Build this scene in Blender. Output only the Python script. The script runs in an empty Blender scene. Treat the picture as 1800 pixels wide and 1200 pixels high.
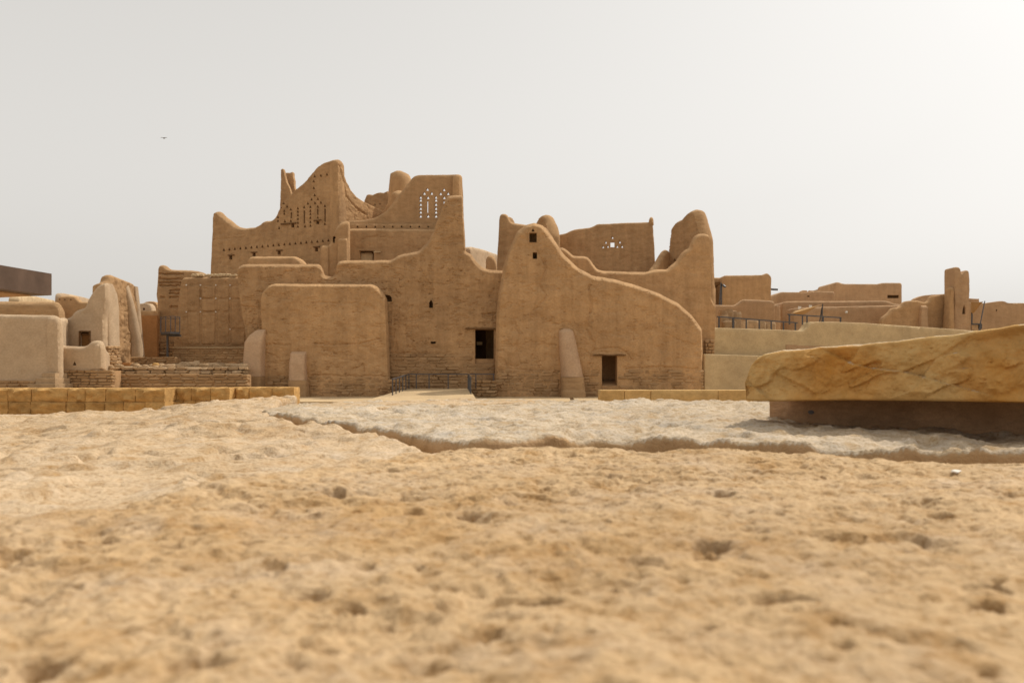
import bpy, bmesh, math, random
import numpy as np
from mathutils import Vector, Matrix
from mathutils.geometry import delaunay_2d_cdt

S = bpy.context.scene
COL = S.collection
R = math.radians

# ------------------------------------------------------------------ camera
CAMZ, F, HOR, CX = 1.6, 1400.0, 650.0, 900.0      # eye height; focal length, horizon and centre measured in photo pixels
cd = bpy.data.cameras.new("camera"); cam = bpy.data.objects.new("camera", cd); COL.objects.link(cam)
cam.location = (0, 0, CAMZ); cam.rotation_euler = (R(90), 0, 0)
cd.sensor_width = 36; cd.lens = 36 * F / 1800; cd.shift_y = (HOR - 600) / 1800
cd.clip_start = 0.02; cd.clip_end = 3000
cd.dof.use_dof = True; cd.dof.focus_distance = 5.0; cd.dof.aperture_fstop = 7.0
S.camera = cam

# ------------------------------------------------------------------ sky and sun
AZ, EL = R(53), R(54)                              # from +Y towards +X
W = bpy.data.worlds.new("World"); S.world = W; W.use_nodes = True
wn = W.node_tree.nodes; wl = W.node_tree.links; wn.clear()
sky = wn.new("ShaderNodeTexSky"); sky.sky_type = 'NISHITA'; sky.sun_disc = False
sky.sun_elevation = EL; sky.sun_rotation = AZ; sky.dust_density = 7; sky.air_density = 1.2; sky.ozone_density = 1
hs = wn.new("ShaderNodeHueSaturation"); hs.inputs['Saturation'].default_value = 0.03
mx = wn.new("ShaderNodeMixRGB"); mx.inputs[0].default_value = 0.42; mx.inputs[2].default_value = (11.6, 11.1, 10.3, 1)
bg = wn.new("ShaderNodeBackground"); bg.inputs[1].default_value = 0.1
ow = wn.new("ShaderNodeOutputWorld")
wl.new(sky.outputs[0], hs.inputs['Color']); wl.new(hs.outputs[0], mx.inputs[1])
tc = wn.new("ShaderNodeTexCoord"); sp = wn.new("ShaderNodeSeparateXYZ"); mr = wn.new("ShaderNodeMapRange"); vm = wn.new("ShaderNodeVectorMath"); vm.operation = 'SCALE'
mr.inputs[1].default_value = 0.0; mr.inputs[2].default_value = 0.42; mr.inputs[3].default_value = 1.20; mr.inputs[4].default_value = 1.0
wl.new(tc.outputs['Generated'], sp.inputs[0]); wl.new(sp.outputs[2], mr.inputs[0]); wl.new(mx.outputs[0], vm.inputs[0]); wl.new(mr.outputs[0], vm.inputs['Scale']); wl.new(vm.outputs[0], bg.inputs[0])
wl.new(bg.outputs[0], ow.inputs[0])
ld = bpy.data.lights.new("sun", 'SUN'); ld.energy = 2.9; ld.angle = R(1.2); ld.color = (1, 0.93, 0.82)
sun = bpy.data.objects.new("sun", ld); COL.objects.link(sun)
sun.rotation_euler = Vector((math.sin(AZ) * math.cos(EL), math.cos(AZ) * math.cos(EL), math.sin(EL))).to_track_quat('Z', 'Y').to_euler()
sun.location = (30, 10, 60)
S.view_settings.view_transform = 'Standard'; S.view_settings.look = 'None'
S.view_settings.exposure = 0; S.view_settings.gamma = 1
S.cycles.use_denoising = True
S.cycles.max_bounces = 8; S.cycles.diffuse_bounces = 5

# ------------------------------------------------------------------ noise
def perlin(x, y, seed=0):
    x = np.asarray(x, float); y = np.asarray(y, float)
    xi = np.floor(x).astype(np.int64); yi = np.floor(y).astype(np.int64); fx = x - xi; fy = y - yi
    def g(ix, iy, dx, dy):
        h = (ix * 374761393 + iy * 668265263 + seed * 974634777) & 0xffffffff
        h = ((h ^ (h >> 13)) * 1274126177) & 0xffffffff; h = (h ^ (h >> 16)) & 0xffff
        a = h * (2 * np.pi / 65536)
        return np.cos(a) * dx + np.sin(a) * dy
    u = fx * fx * fx * (fx * (fx * 6 - 15) + 10); v = fy * fy * fy * (fy * (fy * 6 - 15) + 10)
    a = g(xi, yi, fx, fy); b = g(xi + 1, yi, fx - 1, fy); c = g(xi, yi + 1, fx, fy - 1); d = g(xi + 1, yi + 1, fx - 1, fy - 1)
    return ((a + u * (b - a)) * (1 - v) + (c + u * (d - c)) * v) * 1.4
def fbm(x, y, o=4, seed=0, gain=.5):
    s = 0; a = 1
    for k in range(o):
        s = s + a * perlin(x * 2 ** k, y * 2 ** k, seed + k * 7); a *= gain
    return s
def sstep(a, b, x):
    t = np.clip((x - a) / (b - a), 0, 1); return t * t * (3 - 2 * t)

# ------------------------------------------------------------------ materials
def nmat(name):
    m = bpy.data.materials.new(name); m.use_nodes = True
    nt = m.node_tree; b = nt.nodes['Principled BSDF']
    b.inputs['Roughness'].default_value = .95; b.inputs['Specular IOR Level'].default_value = .12
    return m, nt, b
def noise_node(nt, vec, scale, detail=4, rough=.55):
    n = nt.nodes.new('ShaderNodeTexNoise'); n.inputs['Scale'].default_value = scale
    n.inputs['Detail'].default_value = detail; n.inputs['Roughness'].default_value = rough
    nt.links.new(vec, n.inputs['Vector']); return n.outputs['Fac']
def ramp(nt, fac, stops):
    r = nt.nodes.new('ShaderNodeValToRGB'); e = r.color_ramp.elements
    while len(e) < len(stops): e.new(.5)
    for k, (p, c) in enumerate(stops): e[k].position = p; e[k].color = (*c, 1) if len(c) == 3 else c
    nt.links.new(fac, r.inputs[0]); return r.outputs[0]
def mixc(nt, f, a, b, mode='MIX'):
    m = nt.nodes.new('ShaderNodeMixRGB'); m.blend_type = mode
    for k, v in ((0, f), (1, a), (2, b)):
        if hasattr(v, 'links'): nt.links.new(v, m.inputs[k])
        else: m.inputs[k].default_value = v if k == 0 else (*v, 1)
    return m.outputs[0]
def mud(name, c, stretch=(1, 1, 1.7), scale=1.0, var=.14, bump=.018, fine=9.0, rnd=.0, speck=.0, rain=.0):
    """earth or stone surface: broad patches, horizontal wash marks, fine grain, grain relief"""
    m, nt, b = nmat(name)
    geo = nt.nodes.new('ShaderNodeNewGeometry')
    mp = nt.nodes.new('ShaderNodeMapping'); mp.inputs['Scale'].default_value = stretch
    nt.links.new(geo.outputs['Position'], mp.inputs['Vector']); v = mp.outputs[0]
    n1 = noise_node(nt, geo.outputs['Position'], .45 * scale, 4); n2 = noise_node(nt, v, 1.7 * scale, 6, .6); n3 = noise_node(nt, v, fine * scale, 5, .65)
    dk = tuple(x * (1 - var) * f for x, f in zip(c, (1.0, .97, .93))); lt = tuple(min(1, x * (1 + var * .8)) for x in c)
    c1 = ramp(nt, n2, [(.25, dk), (.5, c), (.78, lt)])
    g1 = ramp(nt, n1, [(.3, (.86, .85, .84)), (.7, (1.1, 1.09, 1.06))])
    col = mixc(nt, 1.0, c1, g1, 'MULTIPLY')
    g2 = ramp(nt, n3, [(.3, (.86, .85, .83)), (.7, (1.1, 1.1, 1.1))])
    col = mixc(nt, 1.0, col, g2, 'MULTIPLY')
    if rain:
        mp2 = nt.nodes.new('ShaderNodeMapping'); mp2.inputs['Scale'].default_value = (2.6, 2.6, .22); nt.links.new(geo.outputs['Position'], mp2.inputs['Vector'])
        n5 = noise_node(nt, mp2.outputs[0], 1.0, 4, .6); n6 = noise_node(nt, geo.outputs['Position'], 1.3, 5, .7)
        col = mixc(nt, 1.0, col, ramp(nt, n5, [(.35, (1 - rain, 1 - rain * 1.05, 1 - rain * 1.1)), (.6, (1.04, 1.04, 1.04))]), 'MULTIPLY')
        col = mixc(nt, 1.0, col, ramp(nt, n6, [(.34, (1 - rain * .9,) * 3), (.40, (1.0, 1.0, 1.0)), (.62, (1.0, 1.0, 1.0)), (.68, (1.06, 1.06, 1.08))]), 'MULTIPLY')
    if speck:
        n4 = noise_node(nt, geo.outputs['Position'], 60 * scale, 3, .6)
        g3 = ramp(nt, n4, [(.3, (1 - speck,) * 3), (.55, (1.0, 1.0, 1.0)), (.75, (1 + speck * .5,) * 3)])
        col = mixc(nt, 1.0, col, g3, 'MULTIPLY')
    if rnd:
        oi = nt.nodes.new('ShaderNodeObjectInfo')
        g4 = ramp(nt, oi.outputs['Random'], [(0, (1 - rnd, 1 - rnd * 1.1, 1 - rnd * 1.25)), (1, (1 + rnd, 1 + rnd, 1 + rnd))])
        col = mixc(nt, 1.0, col, g4, 'MULTIPLY')
    nt.links.new(col, b.inputs['Base Color'])
    add = nt.nodes.new('ShaderNodeMath'); add.operation = 'ADD'; nt.links.new(n2, add.inputs[0]); nt.links.new(n3, add.inputs[1])
    bp = nt.nodes.new('ShaderNodeBump'); bp.inputs['Strength'].default_value = .8; bp.inputs['Distance'].default_value = bump
    nt.links.new(add.outputs[0], bp.inputs['Height']); nt.links.new(bp.outputs[0], b.inputs['Normal'])
    return m
def plain(name, c, rough=.6, metal=0, var=.12, scale=6):
    m, nt, b = nmat(name)
    geo = nt.nodes.new('ShaderNodeNewGeometry'); n = noise_node(nt, geo.outputs['Position'], scale, 5)
    nt.links.new(ramp(nt, n, [(.25, tuple(x * (1 - var) for x in c)), (.75, tuple(min(1, x * (1 + var)) for x in c))]), b.inputs['Base Color'])
    b.inputs['Roughness'].default_value = rough; b.inputs['Metallic'].default_value = metal
    return m
MUD = (.478, .298, .153)
M = dict(
    mud=mud('mud_plaster', MUD, rain=.09, rnd=.05),
    mud2=mud('mud_plaster_weathered', (.438, .273, .142), stretch=(1, 1, 2.6), var=.17, bump=.022, rain=.10, rnd=.06),
    far=mud('mud_plaster_far', (.455, .295, .17), var=.12, bump=.02, rain=.06, rnd=.07),
    pale=mud('pale_plaster', (.50, .37, .245), stretch=(1, 1, 1.3), var=.10, bump=.012),
    pier=mud('pier_plaster', (.52, .35, .22), stretch=(1, 1, 1.3), var=.08, bump=.008),
    stone=mud('foundation_stone', (.40, .255, .135), stretch=(1, 1, 4), var=.22, bump=.03, rnd=.13),
    render=mud('terrace_render', (.50, .372, .212), stretch=(1, 1, 1.6), var=.12, bump=.012),
    orange=mud('ochre_render', (.40, .20, .08), stretch=(1, 1, 1), var=.08, bump=.008),
    ash=mud('ashlar_sandstone', (.51, .305, .115), stretch=(1, 1, 1.4), scale=3, var=.34, bump=.014, rnd=.12, speck=.1),
    ashs=mud('sawn_sandstone', (.52, .335, .14), stretch=(1, 1, 1.4), scale=2.5, var=.22, bump=.004, rnd=.08, speck=.08),
    pave=mud('pavement_dust', (.52, .385, .23), stretch=(1, 1, 1), var=.12, bump=.01),
    ground=mud('desert_ground', (.46, .34, .21), stretch=(1, 1, 1), var=.18, bump=.03),
    rubble=mud('rubble_stone', (.43, .30, .18), stretch=(1, 1, 1.5), scale=2, var=.25, bump=.02, rnd=.22),
    wood=plain('old_timber', (.16, .085, .035), .8, 0, .3, 12),
    door=plain('door_timber', (.26, .13, .045), .75, 0, .25, 9),
    metal=plain('dark_grey_steel', (.10, .095, .095), .5, .3),
    rust=plain('weathered_steel', (.125, .083, .06), .6, .2, .35, 1.4),
    sail=plain('tan_canvas', (.40, .24, .10), .9, 0, .08, 3),
    canvas=plain('white_canvas', (.75, .70, .62), .9, 0, .05, 3),
    bird=plain('grey_feather', (.16, .15, .14), .9),
    white=plain('white_fixing', (.72, .68, .6), .6),
)

# ------------------------------------------------------------------ object helpers
def mesh_obj(name, V, Fc, mat, parent=None, smooth=False, sharp=None, base=None):
    me = bpy.data.meshes.new(name)
    V = np.asarray(V, float)
    if parent is not None: V = V - np.array(parent.location)
    elif base is not None: V = V - np.array(base)
    if isinstance(Fc, np.ndarray):
        n, k = Fc.shape
        me.vertices.add(len(V)); me.vertices.foreach_set('co', V.astype(np.float32).ravel())
        me.loops.add(n * k); me.loops.foreach_set('vertex_index', Fc.astype(np.int32).ravel())
        me.polygons.add(n); me.polygons.foreach_set('loop_start', np.arange(0, n * k, k, dtype=np.int32))
        me.update(calc_edges=True); me.validate()
    else:
        me.from_pydata([tuple(v) for v in V], [], [tuple(f) for f in Fc]); me.update()
    me.polygons.foreach_set('use_smooth', [bool(smooth)] * len(me.polygons))
    if sharp: me.set_sharp_from_angle(angle=R(sharp))
    me.materials.append(mat if not isinstance(mat, str) else M[mat])
    o = bpy.data.objects.new(name, me); COL.objects.link(o)
    if parent is not None: o.parent = parent
    elif base is not None: o.location = base
    return o
def tag(o, label, cat=None, group=None, kind=None):
    if label: o['label'] = label
    if cat: o['category'] = cat
    if group: o['group'] = group
    if kind: o['kind'] = kind
    return o
def thing(name, label, cat, loc, group=None):
    o = bpy.data.objects.new(name, None); COL.objects.link(o); o.location = loc; o.empty_display_size = .3
    return tag(o, label, cat, group)
def P(px, py, D):
    return np.array([(px - CX) / F * D, D, CAMZ + (HOR - py) / F * D])
def G(px, D, z=0):
    return ((px - CX) / F * D, D, z)

class Plane:
    """vertical plane standing through two plan points, each given by bearing (photo column) and depth"""
    def __init__(s, a, Da, b, Db):
        s.o = np.array([(a - CX) / F * Da, Da]); e = np.array([(b - CX) / F * Db, Db])
        d = e - s.o; s.d = d / np.hypot(*d); s.n = np.array([s.d[1], -s.d[0]])   # outward, towards the camera
    def uz(s, px, py):
        k = (px - CX) / F; t = (k * s.o[1] - s.o[0]) / (s.d[0] - k * s.d[1]); y = s.o[1] + t * s.d[1]
        return (t, CAMZ + (HOR - py) / F * y)
    def w(s, u, z, off=0):
        """off: metres behind the face"""
        u = np.asarray(u, float); off = np.asarray(off, float)
        return np.stack([s.o[0] + u * s.d[0] - off * s.n[0], s.o[1] + u * s.d[1] - off * s.n[1], np.asarray(z, float) + 0 * u], -1)
def flat(D): return Plane(0, D, 1800, D)

def _sd2(p, A, B):
    ax, ay = A.T.astype(np.float32); dx, dy = (B - A).T.astype(np.float32); il = 1 / np.maximum(dx * dx + dy * dy, 1e-12).astype(np.float32)
    p = p.astype(np.float32); n = max(200, int(4e5 // max(1, len(ax))))
    for i in range(0, len(p), n):
        qx = p[i:i + n, :1] - ax; qy = p[i:i + n, 1:] - ay
        t = qx * dx; t += qy * dy; t *= il; np.clip(t, 0, 1, out=t)
        qx -= t * dx; qy -= t * dy; qx *= qx; qy *= qy; qx += qy
        yield i, n, qx
def segdist(p, A, B):
    out = np.empty(len(p))
    for i, n, d2 in _sd2(p, A, B): out[i:i + n] = np.sqrt(d2.min(1))
    return out
def segratio(p, A, B, rad):
    """distance to the nearest segment in units of its rounding radius, and in metres"""
    out = np.empty(len(p)); o2 = np.empty(len(p)); ir = (1 / rad ** 2).astype(np.float32)
    for i, n, d2 in _sd2(p, A, B): o2[i:i + n] = np.sqrt(d2.min(1)); out[i:i + n] = np.sqrt((d2 * ir).min(1))
    return out, o2
def inside(p, poly):
    r = np.zeros(len(p), bool); n = len(poly)
    for i in range(n):
        x0, y0 = poly[i]; x1, y1 = poly[(i + 1) % n]
        if y0 == y1: continue
        c = (y0 > p[:, 1]) != (y1 > p[:, 1])
        r ^= c & (p[:, 0] < (x1 - x0) * (p[:, 1] - y0) / (y1 - y0) + x0)
    return r
def resample(pts, s):
    pts = np.asarray(pts, float); out = [pts[0]]
    for a, b in zip(pts[:-1], pts[1:]):
        n = max(1, int(round(np.hypot(*(b - a)) / s)))
        for k in range(1, n + 1): out.append(a + (b - a) * k / n)
    return np.array(out)

def wall(name, mat, plane, top, parent=None, thick=.7, r=.2, cell=.08, holes=(), zb=-.05, zfine=None, smooth=2,
         seed=1, big=.05, med=.012, streak=.0, grooves=(), batter=0, rough=.012, base=None, sharp=48, edge=None, rs=None):
    """an earth wall: top = silhouette in photo pixels from its left foot over the top to its right foot, standing on plane"""
    rng = np.random.default_rng(seed)
    sil = [plane.uz(*p) for p in top]
    s = edge or max(cell * 1.2, .07)
    sil = [(sil[0][0], zb)] + ([] if sil[0][1] <= zb + .05 else [sil[0]]) + sil[1:-1] + ([] if sil[-1][1] <= zb + .05 else [sil[-1]]) + [(sil[-1][0], zb)]
    o = resample(sil, s)
    for _ in range(smooth):
        q = o.copy(); q[1:-1] = .25 * o[:-2] + .5 * o[1:-1] + .25 * o[2:]; o = q
    if rough:
        jit = np.stack([fbm(o[:, 0] * 1.3 + 3, o[:, 1] * 1.3, 4, seed, .7), fbm(o[:, 0] * 1.3, o[:, 1] * 1.3 + 9, 4, seed + 5, .7)], 1) * rough
        jit[0] = jit[-1] = 0; o = o + jit
    nb = max(2, int((o[-1, 0] - o[0, 0]) / .6))
    bot = np.stack([np.linspace(o[-1, 0], o[0, 0], nb + 1)[1:-1], np.full(nb - 1, zb)], 1)
    loop = np.vstack([o, bot]); n0 = len(loop)
    A, B = o[:-1], o[1:]                                        # rounded edges: all but the foot
    ed = B - A; st = np.abs(ed[:, 1]) / np.maximum(np.hypot(*ed.T), 1e-9); rs = min(r, .07) if rs is None else rs
    rad = r + (rs - r) * sstep(.80, .97, st)
    for _ in range(3): rad[1:-1] = .25 * rad[:-2] + .5 * rad[1:-1] + .25 * rad[2:]
    H = [np.array([plane.uz(*p) for p in h[0]]) for h in holes]
    H = [resample(np.vstack([h, h[:1]]), s * 1.3)[:-1] for h in H]
    bpts = [loop] + H
    edges = []; k = 0
    for l in bpts:
        n = len(l); edges += [(k + i, k + (i + 1) % n) for i in range(n)]; k += n
    bp = np.vstack(bpts); HA = [(h, np.roll(h, -1, 0)) for h in H]
    lo, hi = loop.min(0), loop.max(0)
    zf = lo[1] if zfine is None else plane.uz(top[len(top) // 2][0], zfine)[1]
    gx, gz = np.meshgrid(np.arange(lo[0], hi[0], cell), np.arange(max(lo[1], zf), hi[1], cell))
    g = np.stack([gx.ravel(), gz.ravel()], 1); g[:, 0] += (np.round(g[:, 1] / cell) % 2) * cell * .5
    g += rng.uniform(-.15, .15, g.shape) * cell
    gx, gz = np.meshgrid(np.arange(lo[0], hi[0], .5), np.arange(lo[1], hi[1], .5)); g5 = np.stack([gx.ravel(), gz.ravel()], 1)
    if zf > lo[1]: g = np.vstack([g, g5[g5[:, 1] < zf]])
    allA = np.vstack([loop] + [a for a, b in HA]); allB = np.vstack([np.roll(loop, -1, 0)] + [b for a, b in HA])
    def sel(q, d0): q = q[inside(q, loop)]; return q[segdist(q, allA, allB) > d0]
    g = sel(g, cell * .55)
    t = np.roll(o, -1, 0) - np.roll(o, 1, 0); t[0] = o[1] - o[0]; t[-1] = o[-1] - o[-2]
    nn = np.stack([t[:, 1], -t[:, 0]], 1) / np.maximum(np.hypot(*t.T)[:, None], 1e-9)
    rings = []
    for f in (.07, .25, .55):
        if f * r < cell * 1.5:
            rr = sel(o + nn * f * r, f * r * .9); rings.append(rr)
    if rings:
        rg = np.vstack(rings); g = np.vstack([rg, g[segdist(g, A, B) > .6 * r]]) if r > cell else np.vstack([rg, g])
    def tri(extra):
        pts = np.vstack([bp, extra]) if len(extra) else bp
        res = delaunay_2d_cdt([Vector(p) for p in pts], edges, [], 0, 1e-6, True)
        V = np.array([(v.x, v.y) for v in res[0]]); T = np.array([f for f in res[2] if len(f) == 3])
        mp = {}
        for j, ids in enumerate(res[3]):
            for i in ids: mp[i] = j
        return V, T, mp
    V, T, mp = tri(g)
    V2, T2, mp2 = tri(np.vstack(rings + [sel(g5, .2)]) if rings else sel(g5, .2))
    def cls(V, T):
        c = V[T].mean(1); ins = inside(c, loop); hid = np.full(len(T), -1)
        for j, h in enumerate(H): hid[inside(c, h)] = j
        return ins, hid
    ins, hid = cls(V, T); ins2, hid2 = cls(V2, T2)
    def rnd_off(V):
        ra, d = segratio(V, A, B, rad); q = np.clip(1 - ra, 0, 1); return min(thick * .46, max(r, rs) * 2.0) * (.75 * q ** 1.35 + .25 * (1 - np.sqrt(np.maximum(0, 1 - q * q)))), d
    off, d = rnd_off(V); off2, _ = rnd_off(V2)
    u, z = V[:, 0], V[:, 1]
    dep = big * fbm(u / 1.9, z / 1.6, 3, seed) + med * fbm(u / .35, z / .28, 3, seed + 20)
    if streak:
        wz = z + .06 * fbm(u / .9, z / .7, 3, seed + 40)
        a = fbm(u / .34, wz / .07, 3, seed + 60, .6); msk = sstep(-.15, .45, fbm(u / 1.7, z / 1.2, 3, seed + 80))
        dep += streak * .75 * sstep(.42, .9, a) * (.12 + msk)                     # short cracks along the brick beds
        loss = fbm(u / .9, z / .55, 4, seed + 85, .6); dep += streak * .4 * sstep(.30, .40, loss)   # plaster fallen off in patches
        dep += streak * .35 * sstep(.28, .36, loss) * sstep(-.1, .4, np.sin(wz * 2 * np.pi / .13))   # brick beds inside the patches
        pit = fbm(u / .15, z / .11, 2, seed + 95); dep += streak * .3 * sstep(.5, .9, pit) * (.1 + msk)
        dep += streak * .22 * fbm(u / .16, z / 1.5, 2, seed + 97)
    for gl in grooves:
        pl, wd, dp = gl; pp = np.array([plane.uz(*q) for q in pl]); pp = resample(pp, .12)
        pp = pp + np.stack([fbm(pp[:, 0] / .3, pp[:, 1] / .3 + 5, 3, seed + 3), fbm(pp[:, 0] / .3 + 7, pp[:, 1] / .3, 3, seed + 4)], 1) * .05
        dd = segdist(V, pp[:-1], pp[1:]) * (1 + .5 * fbm(u / .25, z / .25, 2, seed + 9)); dep += dp * .95 * (1 - sstep(wd * .3, wd * .9, dd))
    dep *= sstep(0, .1, d) * .85 + .15
    if len(H):
        hd = np.full(len(V), 9.)
        for a, b in HA: hd = np.minimum(hd, segdist(V, a, b))
        dep *= sstep(0, .12, hd)
    fo = off + dep - batter * (hi[1] - z)
    Wf = plane.w(u, z, fo); Wb = plane.w(V2[:, 0], V2[:, 1], thick - off2)
    nv, nv2 = len(V), len(V2)
    ft = T[ins & (hid < 0)]
    through = [j for j, h in enumerate(holes) if h[1] is None]
    bt = T2[ins2 & ~np.isin(hid2, through)][:, ::-1] + nv
    Fs = [ft[:, ::-1] if False else ft, bt]
    Vs = [Wf, Wb]; nt_ = nv + nv2; quads = []
    k = 0
    for li, l in enumerate(bpts):
        n = len(l)
        for i in range(n):
            a, b = mp[k + i], mp[k + (i + 1) % n]
            if li == 0 or holes[li - 1][1] is None:
                quads.append((a, b, mp2[k + (i + 1) % n] + nv, mp2[k + i] + nv, li))
        if li and holes[li - 1][1] is not None:
            ids = [mp[k + i] for i in range(n)]; dpt = holes[li - 1][1]
            Vs.append(plane.w(V[ids, 0], V[ids, 1], fo[ids] + dpt))
            loc = {v: nt_ + i for i, v in enumerate(ids)}; nt_ += n
            for i in range(n): quads.append((ids[i], ids[(i + 1) % n], loc[ids[(i + 1) % n]], loc[ids[i]], li))
            ht = T[hid == li - 1]
            okk = [tuple(loc[v] for v in tt) for tt in ht if all(v in loc for v in tt)]
            if okk: Fs.append(np.array(okk))
        k += n
    qt = []
    area = lambda l: 0.5 * np.sum(l[:, 0] * np.roll(l[:, 1], -1) - np.roll(l[:, 0], -1) * l[:, 1])
    sg = [area(l) > 0 for l in bpts]
    for a, b, c, d_, li in quads:
        if sg[li] == (li == 0): qt += [(a, c, b), (a, d_, c)]
        else: qt += [(a, b, c), (a, c, d_)]
    Fs.append(np.array(qt))
    ob = mesh_obj(name, np.vstack(Vs), np.vstack(Fs), mat, parent, True, sharp, base)
    return ob

def box_vf(c0, c1):
    (x0, y0, z0), (x1, y1, z1) = c0, c1
    V = [(x, y, z) for z in (z0, z1) for y in (y0, y1) for x in (x0, x1)]
    return V, [(0, 2, 3, 1), (4, 5, 7, 6), (0, 1, 5, 4), (2, 6, 7, 3), (0, 4, 6, 2), (1, 3, 7, 5)]
def bev(V, Fc, w, seg=2):
    bm = bmesh.new(); vs = [bm.verts.new(v) for v in V]
    for f in Fc: bm.faces.new([vs[i] for i in f])
    bmesh.ops.recalc_face_normals(bm, faces=bm.faces)
    if w: bmesh.ops.bevel(bm, geom=bm.edges[:] , offset=w, segments=seg, profile=.6, affect='EDGES')
    bm.verts.index_update(); V = [tuple(v.co) for v in bm.verts]; Fc = [tuple(v.index for v in f.verts) for f in bm.faces]; bm.free()
    return V, Fc
def box(name, c0, c1, mat, parent=None, bevel=0, base=None):
    V, Fc = box_vf(c0, c1)
    if bevel: V, Fc = bev(V, Fc, bevel)
    return mesh_obj(name, V, Fc, mat, parent, bool(bevel), 40 if bevel else None, base)
def bar(name, a, b, w, mat, parent=None, h=None, bevel=0):
    """a square bar from a to b"""
    a = np.array(a, float); b = np.array(b, float); d = (b - a) / np.linalg.norm(b - a)
    up = np.array([0, 0, 1.]) if abs(d[2]) < .9 else np.array([1., 0, 0])
    s = np.cross(d, up); s /= np.linalg.norm(s); t = np.cross(s, d); h = h or w
    V = [p + i * s * w / 2 + j * t * h / 2 for p in (a, b) for j in (-1, 1) for i in (-1, 1)]
    Fc = [(0, 1, 3, 2), (4, 6, 7, 5), (0, 4, 5, 1), (2, 3, 7, 6), (0, 2, 6, 4), (1, 5, 7, 3)]
    if bevel: V, Fc = bev(V, Fc, bevel)
    return mesh_obj(name, V, Fc, mat, parent)
def prism(name, plan, z0, z1, mat, parent=None, base=None):
    """plan polygon extruded; z0 and z1 may be lists"""
    n = len(plan); z0 = z0 if hasattr(z0, '__len__') else [z0] * n; z1 = z1 if hasattr(z1, '__len__') else [z1] * n
    V = [(x, y, z) for (x, y), z in zip(plan, z0)] + [(x, y, z) for (x, y), z in zip(plan, z1)]
    Fc = [tuple(range(n - 1, -1, -1)), tuple(range(n, 2 * n))] + [(i, (i + 1) % n, n + (i + 1) % n, n + i) for i in range(n)]
    V, Fc = bev(V, Fc, 0)
    return mesh_obj(name, V, Fc, mat, parent, base=base)

# stones that share mesh data -------------------------------------------------
def stone_data(seed, kind):
    rng = np.random.default_rng(seed); bm = bmesh.new()
    if kind == 'course':
        bmesh.ops.create_cube(bm, size=1)
        for v in bm.verts: v.co += Vector(rng.uniform(-.06, .06, 3))
        bmesh.ops.bevel(bm, geom=bm.edges[:], offset=.13, segments=1, affect='EDGES')
        for v in bm.verts: v.co += Vector(rng.uniform(-.03, .03, 3))
    elif kind == 'block':                                       # rock-faced ashlar: drafted edges, pitched front
        bmesh.ops.create_cube(bm, size=1); bmesh.ops.subdivide_edges(bm, edges=bm.edges[:], cuts=5, use_grid_fill=True)
        for v in bm.verts:
            c = v.co; e = max(abs(c.x), abs(c.z)); q = np.array([c.x * 2.3 + seed * 9, c.z * 1.6])
            if c.y < -.45:
                f = 1 - max(0, (e - .36) / .14); c.y -= (.07 + .16 * float(fbm(q[:1] * 1.1, q[1:] * 1.1, 3, seed)[0])) * max(0, f)
            k = (abs(c.x) > .49) + (abs(c.y) > .49) + (abs(c.z) > .49)
            if k >= 2: c.y *= .985; c.z += rng.uniform(-.035, .015); c.x *= .996
            c += Vector(rng.uniform(-.012, .012, 3))
    elif kind == 'sawn':
        bmesh.ops.create_cube(bm, size=1); bmesh.ops.bevel(bm, geom=bm.edges[:], offset=.015, segments=1, affect='EDGES')
        for v in bm.verts: v.co += Vector(rng.uniform(-.006, .006, 3))
    else:                                                       # rubble
        bmesh.ops.create_icosphere(bm, subdivisions=2, radius=.5)
        for v in bm.verts:
            n = v.co.normalized(); f = 1
            for _ in range(3): pass
            v.co = n * (.5 + .13 * float(fbm(np.array([n.x * 1.5 + seed * 3.1]), np.array([n.y * 1.5 + n.z * 1.1]), 3, seed)[0]))
            v.co.z = max(v.co.z, -.3); v.co = Vector([math.copysign(min(abs(q), .42), q) for q in v.co])
    me = bpy.data.meshes.new('stone'); bm.normal_update(); bm.to_mesh(me); bm.free()
    me.polygons.foreach_set('use_smooth', [True] * len(me.polygons)); me.set_sharp_from_angle(angle=R(38))
    return me
SD = {k: [stone_data(s + 1, k) for s in range(6)] for k in ('course', 'block', 'sawn', 'rubble')}
def place_stone(name, kind, mat, loc, size, rz, parent=None, rng=random, flip=True):
    me = rng.choice(SD[kind]); key = me.name + mat
    if not me.materials: me.materials.append(None)
    o = bpy.data.objects.new(name, me); COL.objects.link(o)
    o.material_slots[0].link = 'OBJECT'; o.material_slots[0].material = M[mat]
    if parent is not None: o.parent = parent; loc = Vector(loc) - parent.location
    o.location = loc; o.scale = size; o.rotation_euler = (0, 0, rz)
    return o
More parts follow.
